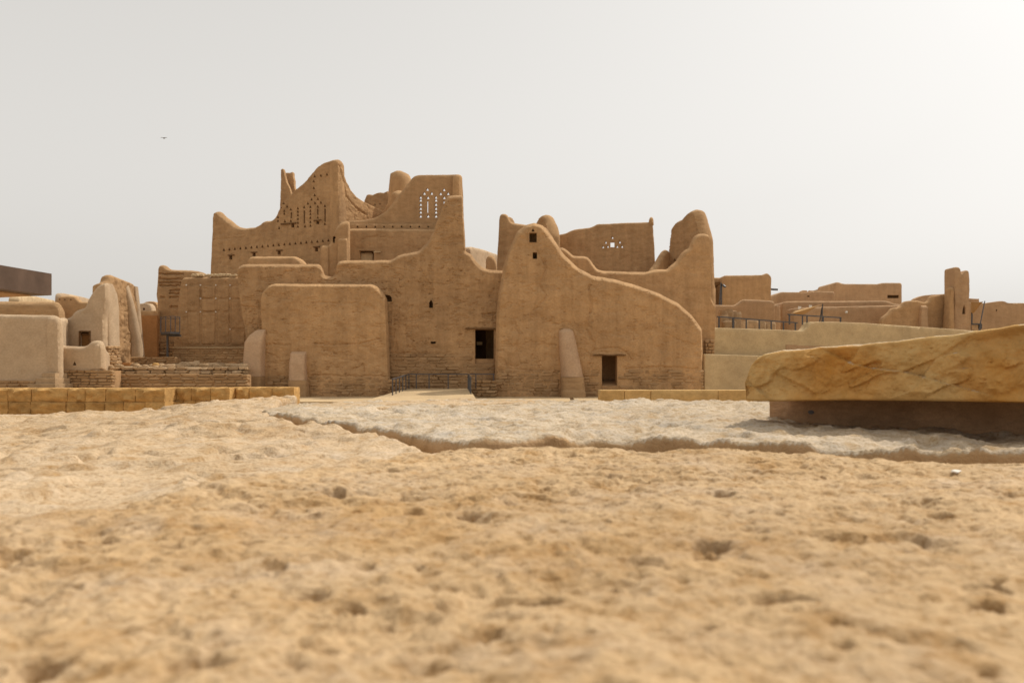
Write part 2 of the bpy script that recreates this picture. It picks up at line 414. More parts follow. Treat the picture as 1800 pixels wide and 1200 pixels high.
def courses(parent, plane, x0, x1, y0, y1, n, seed=1, w=(9, 24), proud=.02, depth=.3, skip=(), mat='stone', name='stone', lim=290):
    """n courses of foundation stones between photo rows y0 and y1, each stone an object"""
    rg = random.Random(seed); rz = math.atan2(plane.d[1], plane.d[0]); hh = (y1 - y0) / n; cnt = 0
    for c in range(n):
        x = x0 - rg.uniform(0, w[0]) ; ym = y0 + (c + .5) * hh
        while x < x1:
            a = max(x, x0); b = min(x + rg.uniform(*w), x1); x = b if b > x else x + 1
            if x1 - x < w[0] * .5: b = x = x1
            if b - a < 3 or any(p < b - 1 and q > a + 1 and r_ < ym + hh * .4 and s_ > ym - hh * .4 for p, q, r_, s_ in skip) or cnt >= lim: continue
            ua, za = plane.uz(a, ym); ub, zb = plane.uz(b, ym); u0, zt = plane.uz((a + b) / 2, ym - hh / 2); _, zl = plane.uz((a + b) / 2, ym + hh / 2)
            pr = proud * rg.uniform(.1, 1.5)
            p = plane.w((ua + ub) / 2, (za + zb) / 2 + rg.uniform(-.015, .015), depth / 2 - pr)
            place_stone(name, 'course', mat, p, ((ub - ua) * rg.uniform(.95, 1.03), depth, (zt - zl) * rg.uniform(.82, 1.02)), rz + rg.uniform(-.02, .02), parent, rg); cnt += 1
def buttress(name, mat, plane, secs, parent, k=2.6, steps=26):
    """leaning pier against a wall; secs = (row, left column, right column, metres it stands out)"""
    secs = sorted(secs); ys = np.array([s[0] for s in secs], float); yy = np.linspace(ys[0], ys[-1], steps); n = 15
    V = []; Fc = []
    for i, y in enumerate(yy):
        l, r_, pr = [np.interp(y, ys, [s[j] for s in secs]) for j in (1, 2, 3)]
        (ul, z), (ur, _) = plane.uz(l, y), plane.uz(r_, y); c, hw = (ul + ur) / 2, (ur - ul) / 2
        for j in range(n):
            a = math.pi * j / (n - 1); ca, sa = math.cos(a), math.sin(a)
            uu = c - hw * math.copysign(abs(ca) ** (2 / k), ca); vv = pr * abs(sa) ** (2 / k)
            vv += .012 * float(fbm(np.array([uu * 2.]), np.array([z * 2.]), 2, 5)[0])
            V.append(plane.w(uu, z, -vv if j not in (0, n - 1) else .15))
    for i in range(steps - 1):
        for j in range(n - 1):
            a = i * n + j; Fc.append((a, a + n, a + n + 1, a + 1))
    Fc.append(tuple(range(n))); Fc.append(tuple(reversed(range((steps - 1) * n, steps * n))))
    V, Fc = bev([tuple(v) for v in V], Fc, 0)
    return mesh_obj(name, V, Fc, mat, parent, True, 60)
def room(name, plane, x0, x1, y0, y1, front, depth, mat, parent, grow=.15):
    """a dark room behind an opening: floor, ceiling, back and sides, open towards the wall"""
    (u0, za), (u1, zb) = plane.uz(x0, y0), plane.uz(x1, y1); u0 -= grow; u1 += grow; za += grow
    q = [plane.w(u, z, o) for o in (front, front + depth) for z in (zb, za) for u in (u0, u1)]
    return mesh_obj(name, q, [(4, 6, 7, 5), (0, 1, 5, 4), (2, 6, 7, 3), (0, 4, 6, 2), (1, 3, 7, 5)], mat, parent)
def trih(cx, cy, w=5., h=6.): return [(cx - w / 2, cy + h / 2), (cx + w / 2, cy + h / 2), (cx, cy - h / 2)]
def rect(x0, y0, x1, y1): return [(x0, y1), (x1, y1), (x1, y0), (x0, y0)]

# ================================================================== SETTING
g = [(-500, -60), (500, -60), (500, 900), (-500, 900)]
tag(mesh_obj('ground', [(x, y, 0) for x, y in g], [(0, 1, 2, 3)], 'ground'), 'dusty tan ground around the palace', kind='structure')
def pave(name, plan, z0, z1, label, mat='pave'):
    return tag(prism(name, plan, z0, z1, mat), label, kind='structure')
pave('pavement', [G(500, 38)[:2], G(1003, 38)[:2], G(1001, 45.6)[:2], G(455, 45.6)[:2]], -.2, .09, 'pale pavement in front of the palace foot')
pave('pavement', [G(1012, 38)[:2], G(1300, 38)[:2], G(1260, 45.6)[:2], G(1006, 45.6)[:2]], -.2, .09, 'pale pavement beside the right doorway')
tr = thing('ramp', 'pale sloping ramp between two dark handrails', 'ramp', (-4, 41, 0))
prism('ramp_slab', [(-7.15, 38.2), (-1.65, 38.2), (-2.39, 44.6), (-5.99, 44.6)], -.1, [.1, .1, .555, .555], 'pave', tr)
# raised ground
tag(prism('terrace', [(11.9, 47.9), (40.7, 63.5), (200, 100), (200, 300), (14, 300)], 0, 4.0, 'ground'), 'raised ground behind the retaining wall', kind='structure')
tag(prism('terrace', [G(178, 42.3)[:2], G(437, 42.3)[:2], G(437, 43.35)[:2], G(178, 43.35)[:2]], 0, 1.36, 'ground'), 'narrow earth ledge behind the long low stone wall', kind='structure')
tag(prism('terrace', [G(188, 43.35)[:2], G(437, 43.35)[:2], G(437, 52)[:2], G(140, 52)[:2]], 0, [1.73, 1.73, 2.13, 2.13], 'ground'), 'raised earth terrace below the panelled wall', kind='structure')

# ================================================================== PALACE
# --- gabled front on the right (A)
pA = flat(45.0)
A = thing('gabled_front', 'tall mud-brick gable front with leaning pier and low doorway', 'building', G(1055, 45.3))
crackA = [([(945, 440), (960, 470), (948, 500), (962, 520), (940, 545)], .07, .05), ([(905, 565), (912, 590), (908, 610), (915, 640)], .06, .045),
          ([(1035, 500), (1040, 540), (1030, 575), (1045, 605), (1036, 640)], .10, .06), ([(1040, 616), (1060, 612), (1085, 611), (1100, 618), (1112, 632)], .06, .05),
          ([(890, 647), (935, 650), (985, 652)], .06, .04), ([(1100, 648), (1160, 644), (1225, 648)], .07, .05), ([(1170, 585), (1200, 600)], .05, .04), ([(870, 618), (885, 615)], .06, .05)]
wall('wall', 'mud', pA, [(869, 697), (871, 600), (872, 550), (876, 512), (886, 462), (897, 430), (909, 405), (924, 393), (940, 389), (955, 394), (972, 416), (992, 445), (1018, 470),
     (1043, 483), (1080, 489), (1118, 499), (1160, 514), (1195, 532), (1218, 552), (1237, 577), (1238, 620), (1238, 697)], A, thick=.95, r=.27, rs=.18, cell=.036, seed=3,
     big=.07, med=.02, streak=.055, grooves=crackA, holes=[(rect(1058, 623, 1085, 680), None), (rect(930.5, 409, 943.5, 426), .45), (trih(937, 404, 6, 6), .4), (rect(936.5, 443.5, 944, 455), .5)])
room('room', pA, 1058, 1085, 623, 680, .8, 1.3, 'mud2', A)
wall('lintel', 'mud', flat(44.96), [(1043, 624), (1043, 621), (1052, 617), (1070, 618.5), (1083, 616), (1093, 618), (1099, 622), (1099, 624)], A, thick=.5, r=.08, cell=.06, zb=float(flat(44.96).uz(1050, 624)[1]), smooth=1, rough=0, streak=.01, seed=8)
bar('timber', P(1042, 624.2, 44.93), P(1100, 624.2, 44.93), .12, 'wood', A, .05)
prism('door_sill', [P(1058.2, 0, 45.02)[:2], P(1084.8, 0, 45.02)[:2], P(1085, 0, 46.9)[:2], P(1057, 0, 46.9)[:2]], 0, [float(P(0, 678, 45)[2])] * 2 + [float(P(0, 667, 46.9)[2])] * 2, 'mud2', A)
buttress('buttress', 'pier', pA, [(577.5, 990, 1001, .1), (579, 985, 1005, .3), (583, 982, 1008, .45), (600, 982, 1012, .65), (625, 983.5, 1017, .85), (650, 985.5, 1022.5, 1.0), (662, 986, 1024.5, 1.08)], A)
buttress('buttress_footing', 'stone', pA, [(662.3, 985, 1025, 1.12), (686, 986, 1027, 1.18), (686.5, 985, 1027.5, 1.24), (701, 985, 1029, 1.26)], A, k=5)
courses(A, pA, 872, 983, 650, 699, 9, 3); courses(A, pA, 1026, 1237, 650, 699, 9, 4, w=(12, 30), skip=[(1056, 1087, 600, 700)], lim=180)

# --- long recessed facade (B)
pB = flat(46.2)
B = thing('recessed_facade', 'broad weathered mud-brick facade with dark doorway and horned parapet', 'building', G(700, 46.5))
crackB = [([(850, 553), (872, 551)], .08, .06), ([(690, 470), (720, 475)], .05, .04), ([(730, 495), (790, 500)], .05, .03), ([(686, 620), (740, 622), (800, 626)], .08, .05), ([(420, 536), (450, 540)], .08, .06), ([(600, 470), (640, 473)], .05, .04)]
kx = [(754, 541), (761, 541), (761, 532), (757.5, 526.5), (754, 532)]
arch = [(672, 530), (689, 530), (688.5, 523), (685, 519), (679, 518), (672, 520)]
wall('wall', 'mud2', pB, [(440, 697), (437, 620), (431, 592), (425, 560), (419, 515), (416, 492), (416, 468), (425, 463), (558, 463), (562, 466), (568, 482), (573, 484.5), (584, 485), (587, 478),
     (592, 459), (600, 456.5), (685, 456), (692, 453), (698, 447.5), (735, 440), (752, 423), (763, 400), (772, 375), (781, 352), (787, 342.5), (797, 341), (813, 341.5), (814.5, 380), (817, 420), (818, 441),
     (828, 446), (838, 460), (848, 469), (862, 473), (884, 474), (890, 480), (890, 697)], B, thick=.75, r=.22, rs=.04, cell=.037, seed=11, big=.06, med=.02, streak=.07, grooves=crackB,
     holes=[(rect(835, 579, 868, 640), None), (kx, .6), (arch, .6), ([(757, 604), (766, 604), (766, 600), (757, 600)], .12)])
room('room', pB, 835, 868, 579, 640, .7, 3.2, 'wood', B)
box('doorway_step', P(833, 640, 46.4) + np.array([0, 0, -.6]), P(870, 631, 47.6), 'mud2', B)
bar('timber_lintel', P(818, 577.3, 46.14), P(871, 578.0, 46.14), .16, 'wood', B, .07)
box('bracket', P(838, 606, 48.4), P(848, 601, 48.8), 'pave', B)
courses(B, pB, 686, 870, 622, 697, 13, 7, w=(10, 28), proud=.035, skip=[(833, 872, 560, 637)], lim=290)

# --- plain block in front (D)
pD = flat(45.1)
Dk = thing('front_block', 'plain cracked mud-brick block with rounded shoulders and two pale piers', 'building', G(570, 45.6))
crackD = [([(473, 604), (510, 607)], .06, .05), ([(555, 604), (590, 606), (610, 604), (632, 605), (655, 598), (667, 595)], .07, .06), ([(540, 532), (575, 531), (600, 534), (630, 531)], .06, .04),
          ([(620, 648), (632, 645), (637, 640), (641, 652)], .07, .06), ([(566, 616), (580, 616), (590, 622)], .06, .05), ([(545, 659), (600, 660), (625, 661)], .07, .06), ([(640, 660), (680, 661)], .06, .05), ([(468, 620), (490, 628)], .07, .05), ([(500, 505), (503, 525)], .05, .03)]
wall('wall', 'mud', pD, [(466, 697), (462, 620), (458, 560), (457, 525), (461, 510), (468, 501), (480, 497.5), (560, 498), (652, 498.5), (662, 503), (672, 514), (677, 523), (679, 560), (682, 640), (684, 697)], Dk,
     thick=1.0, r=.19, rs=.04, cell=.037, seed=21, big=.06, med=.02, streak=.055, grooves=crackD)
buttress('buttress', 'pier', pD, [(579, 455, 467, .02), (582, 450, 467, .25), (590, 441, 467, .45), (602, 434, 466.5, .6), (630, 433, 466, .75), (661, 433, 466, .85)], Dk, k=6)
buttress('buttress_footing', 'stone', pD, [(661.3, 432, 466, .9), (700, 432, 467, .95)], Dk, k=7)
buttress('buttress', 'pier', pD, [(618, 513, 538, .05), (622, 512, 539, .35), (640, 511, 539, .5), (668, 510.5, 540, .6)], Dk, k=6)
buttress('buttress_footing', 'stone', pD, [(668.3, 510, 543, .64), (702, 510, 544, .68)], Dk, k=7)
courses(Dk, pD, 470, 511, 660, 699, 7, 31, w=(9, 18)); courses(Dk, pD, 544, 684, 662, 699, 7, 32, w=(10, 26))

# low stubs either side of the ramp head
for nm, x0, x1, y0, lab in (('low_wall', 838, 874, 668, 'low stone stub at the right end of the ramp'), ('low_wall', 681, 713, 667, 'low stone stub at the left end of the ramp')):
    t = thing(nm, lab, 'wall', G((x0 + x1) / 2, 44.4)); pl = flat(44.0)
    c0 = P(x0 + 1, y0 + 2, 44.12); c1 = P(x1 - 1, y0 + 2, 45.0); box('core', (c0[0], 44.12, 0), (c1[0], 45.05, c0[2]), 'mud2', t)
    courses(t, pl, x0, x1, y0, 697, 5, int(x0), w=(9, 20), proud=.02, depth=.5)

# --- tall tower at the back left (E)
pE = Plane(393, 60.0, 577, 55.5)
Et = thing('palace_tower', 'tallest mud-brick tower with peaked parapet and rows of triangular vents', 'tower', G(500, 58))
hE = []
for i in range(20): hE.append((trih(393.5 + i * 9.66, 438.5 - i * .88, 4.6, 5.6), .5))
def col(cx, ys, w=4.4, h=5.4): return [(trih(cx, y, w, h), .5) for y in ys]
def slit(cx, y0, y1, w=2.6): return [(rect(cx - w / 2, y0, cx + w / 2, y1), .6)]
hE += col(553, [309]) + col(564, [308]) + col(574.5, [306]) + col(551.5, [318, 330]) + col(553, [342.5]) + col(547.5, [350]) + col(558.5, [349]) + col(541, [357]) + col(553.5, [356]) + col(564, [355.5]) + \
      col(534.5, [363.5]) + col(545.5, [363, 370, 375.5, 382, 389.5, 396]) + col(558.5, [362.5, 382]) + col(571, [361.5, 393]) + slit(558.5, 367, 378) + slit(571.3, 367, 390) + slit(535, 370, 393) + col(536, [397]) + \
      col(523.5, [365.5, 371.5, 377.5, 384, 391, 397.5]) + col(511, [367.5, 387.5]) + slit(512, 373, 384) + col(504.5, [362.5]) + col(498.5, [356.5]) + col(499.5, [370, 375]) + col(500.5, [388]) + col(493.5, [363.5]) + col(488.5, [381, 387.5]) + col(490.5, [400])
for x, y in ((405.5, 449), (446.5, 444), (490.5, 441), (556, 435)):
    hE.append((rect(x - 2.6, y, x + 2.8, y + 7), .7))
hE += [(rect(512, 393, 517, 400), .6), (rect(556, 389, 561, 394), .6)]
wall('wall', 'mud2', pE, [(365, 560), (369, 470), (373, 374), (375, 370.5), (381, 370.5), (389, 380), (396, 384), (405, 392), (414, 398), (426, 400), (446, 398), (455, 393), (461, 387.5), (475, 386.5), (482, 381), (489, 366),
     (496, 352), (512, 336), (531, 320), (545, 303), (556, 291), (565, 284), (580, 279.5), (588, 277.5), (592, 281), (594, 330), (597, 400), (600, 560)], Et, thick=.9, r=.2, cell=.06, zfine=480, seed=31,
     big=.05, med=.015, streak=.04, holes=hE, grooves=[([(375, 420), (400, 419), (430, 417)], .06, .04)], edge=.1)
for x, y in ((405.5, 448.6), (446.5, 443.6), (490.5, 440.2), (556, 434)):
    a, b = pE.uz(x - 5, y), pE.uz(x + 6, y - .4)
    bar('timber_lintel', pE.w(a[0], a[1], .05), pE.w(b[0], b[1], .05), .2, 'wood', Et, .08)
for x0, x1, y in ((494, 521, 393), (552, 565, 387.5)):
    a, b = pE.uz(x0, y + 1), pE.uz(x1, y - 1); bar('timber_lintel', pE.w(a[0], a[1], .03), pE.w(b[0], b[1], .03), .2, 'wood', Et, .08)
# side wall of the tower, going back from the corner
cE = pE.w(pE.uz(593, 300)[0], 0, 0)
pE2 = Plane(0, 1, 1, 1); pE2.o = cE[:2] + np.array([0.02, 0.02]); pE2.d = -pE.n; pE2.n = np.array([pE2.d[1], -pE2.d[0]])
hS = [(trih(604.5, 382, 3, 5), .4), (rect(604.3, 362, 605.6, 379), .4)]
wall('side_wall', 'mud', pE2, [(593, 560), (592.5, 300), (593, 281), (598, 286), (602, 295), (606, 308), (611, 320), (618, 333), (628, 345), (640, 353), (656, 361), (672, 368), (676, 372), (690, 376), (694, 380), (694, 560)], Et, thick=.7, r=.1, cell=.06, zfine=470,
     seed=33, big=.05, med=.02, streak=.04, holes=hS, grooves=[([(597, 292), (603, 320), (608, 345), (625, 365), (645, 378)], .1, .07)])
# far corner pinnacle of the tower
pP = flat(63.6)
wall('corner_pinnacle', 'mud2', pP, [(487, 470), (491, 380), (493, 330), (493.5, 302), (492.5, 296), (498.5, 295.5), (499, 301), (502, 314), (504, 320), (508, 327), (510.5, 335), (513, 345), (514, 470)], Et, thick=.6, r=.1, rs=.02, cell=.1, zfine=420, seed=35, smooth=1)
pP2 = flat(64.4)
wall('corner_pinnacle', 'mud2', pP2, [(499, 470), (498, 308), (500, 303), (511, 303.5), (513, 301), (516, 302), (514.5, 307), (517, 316), (516.5, 324), (519, 334), (524, 350), (524, 470)], Et, thick=.6, r=.06, rs=.02, cell=.1, zfine=420, seed=36, smooth=1, streak=.04)

# --- lattice parapet and block below it (F, G)
Ft = thing('lattice_parapet_block', 'stepped mud-brick block with pierced parapet showing sky through', 'building', G(700, 53))
pF = flat(54.0)
hF = []
def tl(cx, ys): return [(trih(cx, y, 5.6, 5.6), None) for y in ys]
for cx in (739, 766): hF += tl(cx, [346.5, 351.5, 359, 366, 372.5, 379.5])
hF += tl(752, [347, 379.5]) + [(rect(750.6, 353, 752.6, 374), None)] + tl(745.5, [339.5]) + tl(758.5, [339.5]) + tl(751, [332.5]) + tl(780.3, [333]) + tl(774.3, [340]) + tl(787.5, [340]) + tl(780.5, [347, 379]) + [(rect(779.3, 353, 781.3, 374), None)]
wall('pierced_parapet', 'mud2', pF, [(594, 560), (594, 389), (612, 388), (640, 386.5), (660, 382), (678, 371), (690, 357), (700, 342), (712, 329), (722, 315), (728, 309), (736, 307), (770, 306.5), (808, 306), (812, 309), (814, 345), (815, 560)], Ft,
     thick=.28, r=.2, cell=.09, zfine=420, seed=41, big=.02, med=.006, holes=hF)
wall('corner_return', 'mud', Plane(807, 53.4, 813.2, 53.9), [(806.4, 470), (806.2, 312), (806.6, 307), (812, 305.5), (813.5, 309), (814.5, 470)], Ft, thick=.5, r=.1, cell=.12, zfine=430, seed=42)
pG = flat(52.4)
wall('wall', 'mud2', pG, [(604, 560), (604, 406), (606, 402), (620, 400.5), (700, 401), (775, 401.5), (800, 401.5), (800, 560)], Ft, thick=.9, r=.16, cell=.08, zfine=470, seed=43, streak=.04, grooves=[([(630, 425), (645, 417), (668, 416), (690, 418)], .06, .05)],
     holes=[(rect(633, 441.5, 657, 470), None)])
wall('frieze', 'mud2', flat(53.4), [(612, 560), (612, 393.5), (770, 393), (770, 560)], Ft, thick=.5, r=.05, cell=.12, zfine=410, seed=44, streak=.05, holes=[(trih(613 + i * 15.5, 398, 4, 4), .3) for i in range(10)])
wall('painted_sunlit_wall', 'pave', flat(52.6), [(631, 560), (631, 444), (655.5, 443.5), (655.5, 560)], Ft, thick=.2, r=.03, cell=.1, zfine=460, seed=45, streak=.05)  # pale colour stands in for sunlight on the wall inside the window
bar('timber_lintel', P(632, 441.3, 52.36), P(658, 441.3, 52.36), .14, 'wood', Ft, .06)
bar('ledge', P(657, 443, 52.36), P(669, 443, 52.36), .14, 'pave', Ft, .09)
# --- curved wing wall with two pilasters (H)
Ht = thing('curved_wing_wall', 'curved mud wing wall with two rounded pilasters below the tower', 'wall', G(590, 51.3))
pH = flat(51.0)
wall('wall', 'mud', pH, [(553, 560), (556, 485), (561, 458), (566, 440), (573, 432), (580, 426), (585, 410), (590, 398), (597, 390), (606, 387.5), (613, 388), (613, 560)], Ht, thick=.7, r=.22, cell=.08, zfine=500, seed=51, streak=.02,
     holes=[([(585, 427), (588.5, 427), (588.5, 420), (590.5, 418), (588, 414.5), (585, 416), (584.5, 420)], .5)])
buttress('pilaster', 'mud', pH, [(419, 596, 610, .02), (422, 594, 611, .2), (440, 594, 611.5, .25), (500, 593.5, 612, .3)], Ht, k=4)
buttress('pilaster', 'mud', pH, [(432, 567, 577, .02), (436, 565, 578, .15), (500, 564, 579, .25)], Ht, k=4)
t = thing('flat_roof_kerb', 'low flat mud kerb with sloping sunlit end above the recessed facade', 'parapet', G(480, 49))
wall('wall', 'mud', flat(49), [(434, 520), (435, 453), (438, 450), (480, 449.5), (516, 449.5), (521, 451), (531, 459), (533, 520)], t, thick=1.6, r=.16, cell=.1, zfine=480, seed=57)
# --- turret and broken walls behind
It = thing('turret', 'rounded mud turret with a slit behind the pierced parapet', 'turret', G(704, 62))
buttress('drum', 'mud', flat(61.6), [(301, 696, 706, .2), (303, 690, 714, .9), (308, 687, 720, 1.3), (318, 686, 723.5, 1.5), (345, 683, 725, 1.5), (520, 678, 730, 1.6)], It, k=2.3)
wall('rear_wall', 'mud2', flat(62.1), [(676, 520), (684, 345), (687, 312), (692, 306), (700, 302), (716, 306), (723, 314), (726, 345), (730, 520)], It, thick=.8, r=.2, cell=.15, zfine=380, seed=61)
t = thing('broken_wall', 'dark jagged broken wall beyond the tower side wall', 'wall', G(662, 66))
wall('wall', 'mud2', flat(66), [(636, 520), (640, 352), (644, 342), (648, 341), (655, 342), (662, 339), (668, 337.5), (674, 338.5), (681, 335), (684, 345), (684, 520)], t, thick=.7, r=.08, cell=.1, zfine=390, smooth=0, seed=63, streak=.05, holes=[(trih(659, 359, 2.6, 3.5), .3), (trih(668, 358, 2.6, 3.5), .3)])
t = thing('slanting_wall', 'slanting mud wall with sunlit edge beside the turret', 'wall', G(690, 58))
wall('wall', 'mud', Plane(668, 59.5, 706, 57.0), [(668, 520), (670, 367), (675, 362), (682, 345), (686, 335), (690, 332.5), (701, 336), (705, 340), (712, 520)], t, thick=1.1, r=.3, cell=.12, zfine=400, seed=65)
# --- small pieces between the two fronts
t = thing('rear_parapet', 'pale low parapet running back between the two fronts', 'wall', G(845, 60))
wall('wall', 'pale', Plane(826, 58, 876, 66), [(826, 560), (827, 436), (830, 433.5), (850, 438), (876, 447), (876, 560)], t, thick=.6, r=.08, cell=.15, zfine=480, seed=67)
t = thing('parapet_knob', 'small rounded parapet knob between the two fronts', 'parapet', G(862, 50))
wall('wall', 'mud', flat(50), [(853, 560), (854, 452), (858, 447.5), (865, 447), (871, 453), (874, 470), (876, 560)], t, thick=.6, r=.2, cell=.12, zfine=490, seed=69)

# --- houses behind the gable (K)
t = thing('horned_house', 'mud house with two horned corners rising behind the gable', 'building', G(915, 52))
wall('wall', 'mud2', flat(52), [(871, 560), (874, 450), (878, 378), (880, 374.5), (888, 374), (893, 377), (897, 388), (903, 391), (922, 393.5), (960, 398), (975, 420), (985, 560)], t, thick=.7, r=.16, cell=.09, zfine=500, seed=71, streak=.03)
wall('horn', 'mud2', Plane(894, 57, 909, 58), [(894, 520), (895, 382), (899, 380), (903, 381), (907, 391), (909, 520)], t, thick=.6, r=.15, cell=.12, zfine=420, seed=72)
wall('horn', 'mud', Plane(938, 56.5, 968, 54.5), [(936, 520), (941, 390), (947, 380), (952, 376), (956, 378), (960, 387), (963, 398), (966, 412), (968, 520)], t, thick=.9, r=.18, cell=.12, zfine=440, seed=73)
t = thing('star_window_house', 'mud house with square opening ringed by small triangles', 'building', G(1065, 56))
hK = [(rect(1072, 425.5, 1080, 434.5), None)] + [(trih(x, y, 4.6, 5), None) for x, y in ((1076, 417), (1064.5, 425.5), (1089, 425), (1059.5, 433.5), (1068, 432.8), (1084.5, 433), (1093, 432.8))]
wall('wall', 'mud2', Plane(970, 57, 1150, 55), [(962, 560), (966, 417), (974, 413), (993, 410), (1003, 405), (1012, 402.5), (1035, 400), (1043, 397), (1049, 393.5), (1090, 391.8), (1139, 390), (1147, 391), (1149, 420), (1152, 475), (1155, 560)], t,
     thick=.3, r=.1, cell=.075, zfine=500, seed=75, streak=.035, holes=hK)
wall('corner_finial', 'mud', Plane(1136, 55.1, 1150, 54.95), [(1138.5, 400), (1140.5, 383), (1142.5, 379), (1146, 379), (1148, 383), (1148.5, 400)], t, thick=.5, r=.14, cell=.1, zb=float(Plane(1136, 55.1, 1150, 54.95).uz(1143, 395)[1]), seed=76)
# --- tall side wall on the right (L)
pL = flat(47.4)
Lt = thing('stepped_end_wall', 'mud wall stepping up to a square end behind the gable', 'wall', G(1200, 47.8))
wall('wall', 'mud', pL, [(980, 560), (980, 436), (988, 433), (996, 437), (1003, 443), (1009, 448.5), (1030, 449), (1036, 452), (1044, 463), (1051, 472.5), (1062, 475), (1110, 476.5), (1138, 477), (1146, 474), (1155, 472), (1174, 472.5), (1180, 466), (1187, 461), (1192, 456), (1198, 446), (1206, 438), (1213, 435),
     (1217, 424), (1222, 414), (1229, 409.5), (1240, 409), (1248, 410.5), (1249, 430), (1250.5, 480), (1251.5, 522), (1256, 531), (1260.5, 543), (1259, 560), (1256, 640), (1256, 697)], Lt, thick=.9, r=.2, rs=.05, cell=.065, zfine=640, seed=81, streak=.035, big=.05)
# --- leaning tower behind the end wall (M)
t = thing('curling_tower', 'curled mud tower stub with sunlit rounded edge behind the end wall', 'tower', G(1195, 53))
wall('wall', 'mud2', Plane(1165, 55, 1236, 52), [(1166, 560), (1170, 455), (1174, 420), (1177, 400), (1183, 391), (1189, 385.5), (1195, 384), (1199, 378), (1206, 371), (1214, 366.5), (1221, 367.5), (1225, 378), (1229, 394), (1233, 407), (1236, 420), (1240, 560)], t, thick=1.3, r=.26, rs=.2, cell=.08, zfine=490, seed=83, streak=.045,
     holes=[(trih(1186, 456, 5, 5), .3)])
wall('wing_wall', 'mud2', Plane(1148, 52, 1176, 54.5), [(1147, 560), (1150, 474), (1158, 464), (1166, 450), (1173, 439), (1177, 439), (1178, 560)], t, thick=.5, r=.15, cell=.1, zfine=490, seed=84)

# --- panelled wall, ruined wall and their plinths on the left (C, N)
pC = flat(49.6)
Ct = thing('panelled_wall', 'mud-brick wall divided into a grid of pinned panels', 'wall', G(370, 50))
wall('wall', 'mud2', pC, [(303, 640), (304, 600), (311, 540), (316, 500), (318, 489), (322, 487), (345, 486), (380, 486.5), (415, 486), (440, 486), (445, 640)], Ct, thick=.7, r=.12, cell=.055, seed=91, streak=.045, big=.04)
gxs = [327.5, 352.5, 379.5, 404.5, 432]; gys = [[501, 548, 606], [501, 524.5, 548, 606], [501, 524.5, 548, 606], [501, 524.5, 578.5, 606]]
for i in range(4):
    for y0, y1 in zip(gys[i][:-1], gys[i][1:]):
        a, b = P(gxs[i] + 1.5, y1 - 1.2, 49.6), P(gxs[i + 1] - 1.5, y0 + 1.2, 49.6)
        wall('panel', 'mud2', flat(49.55), [(gxs[i] + 1.5, y1 - 1.2), (gxs[i] + 1.5, y0 + 1.2), (gxs[i + 1] - 1.5, y0 + 1.2), (gxs[i + 1] - 1.5, y1 - 1.2)], Ct, thick=.2, r=.05, cell=.06, zb=float(a[2]), seed=100 + i * 7 + int(y0), big=.02, med=.012, streak=.05, smooth=1)
for i, x in enumerate(gxs[:4]):
    for y in gys[min(i, 3)][:-1]:
        p = P(x, y, 49.5); box('pin', p - .035, p + .035, 'canvas', Ct, .012)
rg = random.Random(5)
for i in range(24):
    x = 340 + i * 3.2 + rg.uniform(-1, 1); s = rg.uniform(.16, .3); p = P(x, 485.4, 49.75 + rg.uniform(0, .3)); place_stone('coping_stone', 'rubble', 'pave', p + np.array([0, 0, s * .15]), (s * 1.3, s, s), rg.uniform(0, 3), Ct, rg)
t = thing('plinth', 'coursed stone plinth under the panelled wall', 'wall', G(370, 48.6))
c0, c1 = P(305, 612, 48.3), P(436, 612, 48.3); box('core', (c0[0], 48.32, 0), (c1[0], 49.5, c0[2]), 'mud2', t); box('capping', (c0[0] - .06, 48.24, c0[2]), (c1[0], 49.5, c0[2] + .07), 'pave', t, .02)
courses(t, flat(48.3), 303, 436, 613, 645, 7, 41, w=(8, 22), proud=.02)
Nt = thing('ruined_wall', 'ruined mud wall worn into long horizontal ledges', 'wall', G(320, 52.4))
gl = [([(280, y), (300, y + .6), (322 if k < 3 else 318, y)], .085, .14) for k, y in enumerate((481, 490, 496.5, 501.5))] + [([(298, y), (317, y)], .085, .14) for y in (510, 516, 522.5)] + [([(300, 539), (312, 539.5)], .12, .12), ([(283, 522), (288, 523)], .1, .1)]
wall('wall', 'mud2', flat(52), [(271, 640), (273, 600), (275, 530), (273, 518), (275, 495), (276, 472), (278, 466), (283, 464.5), (288, 466), (293, 471), (300, 473.5), (335, 474.5), (352, 477), (361, 482), (368, 489), (372, 640)], Nt, thick=.8, r=.14, cell=.036, seed=95, streak=.02, grooves=gl)
courses(Nt, flat(51.9), 272, 306, 597, 640, 8, 43, w=(6, 14), proud=.05)

# --- low coursed walls, rubble and steps in front of them
t = thing('terrace_wall', 'long low coursed stone wall holding up the rubble terrace', 'wall', G(305, 42))
c0, c1 = P(181, 659, 42.0), P(434, 659, 42.0); box('core', (c0[0], 42.05, 0), (c1[0], 42.7, c0[2]), 'mud2', t)
courses(t, flat(42.0), 180, 435, 657, 684, 5, 51, w=(12, 30), proud=.02, depth=.5)
t = thing('stepped_wall', 'short coursed wall below the ochre panel', 'wall', G(265, 47)); c0, c1 = P(230, 629, 47.0), P(306, 629, 47.0); box('core', (c0[0], 47.05, .5), (c1[0], 48, c0[2]), 'mud2', t)
courses(t, flat(47.0), 229, 307, 627.5, 642, 4, 53, w=(10, 24), proud=.03, depth=.5)
rg = random.Random(8); RB = 'rubble stones on the terrace'
def tz(y): return 1.73 + (y - 43.3) / 8.7 * .4
courses(t2 := thing('rubble_tier', 'rough upper tier of rubble courses on the earth terrace', 'wall', G(310, 43.1)), flat(43.0), 192, 435, 645, 657, 2, 57, w=(9, 26), proud=.06, depth=.6, mat='rubble')
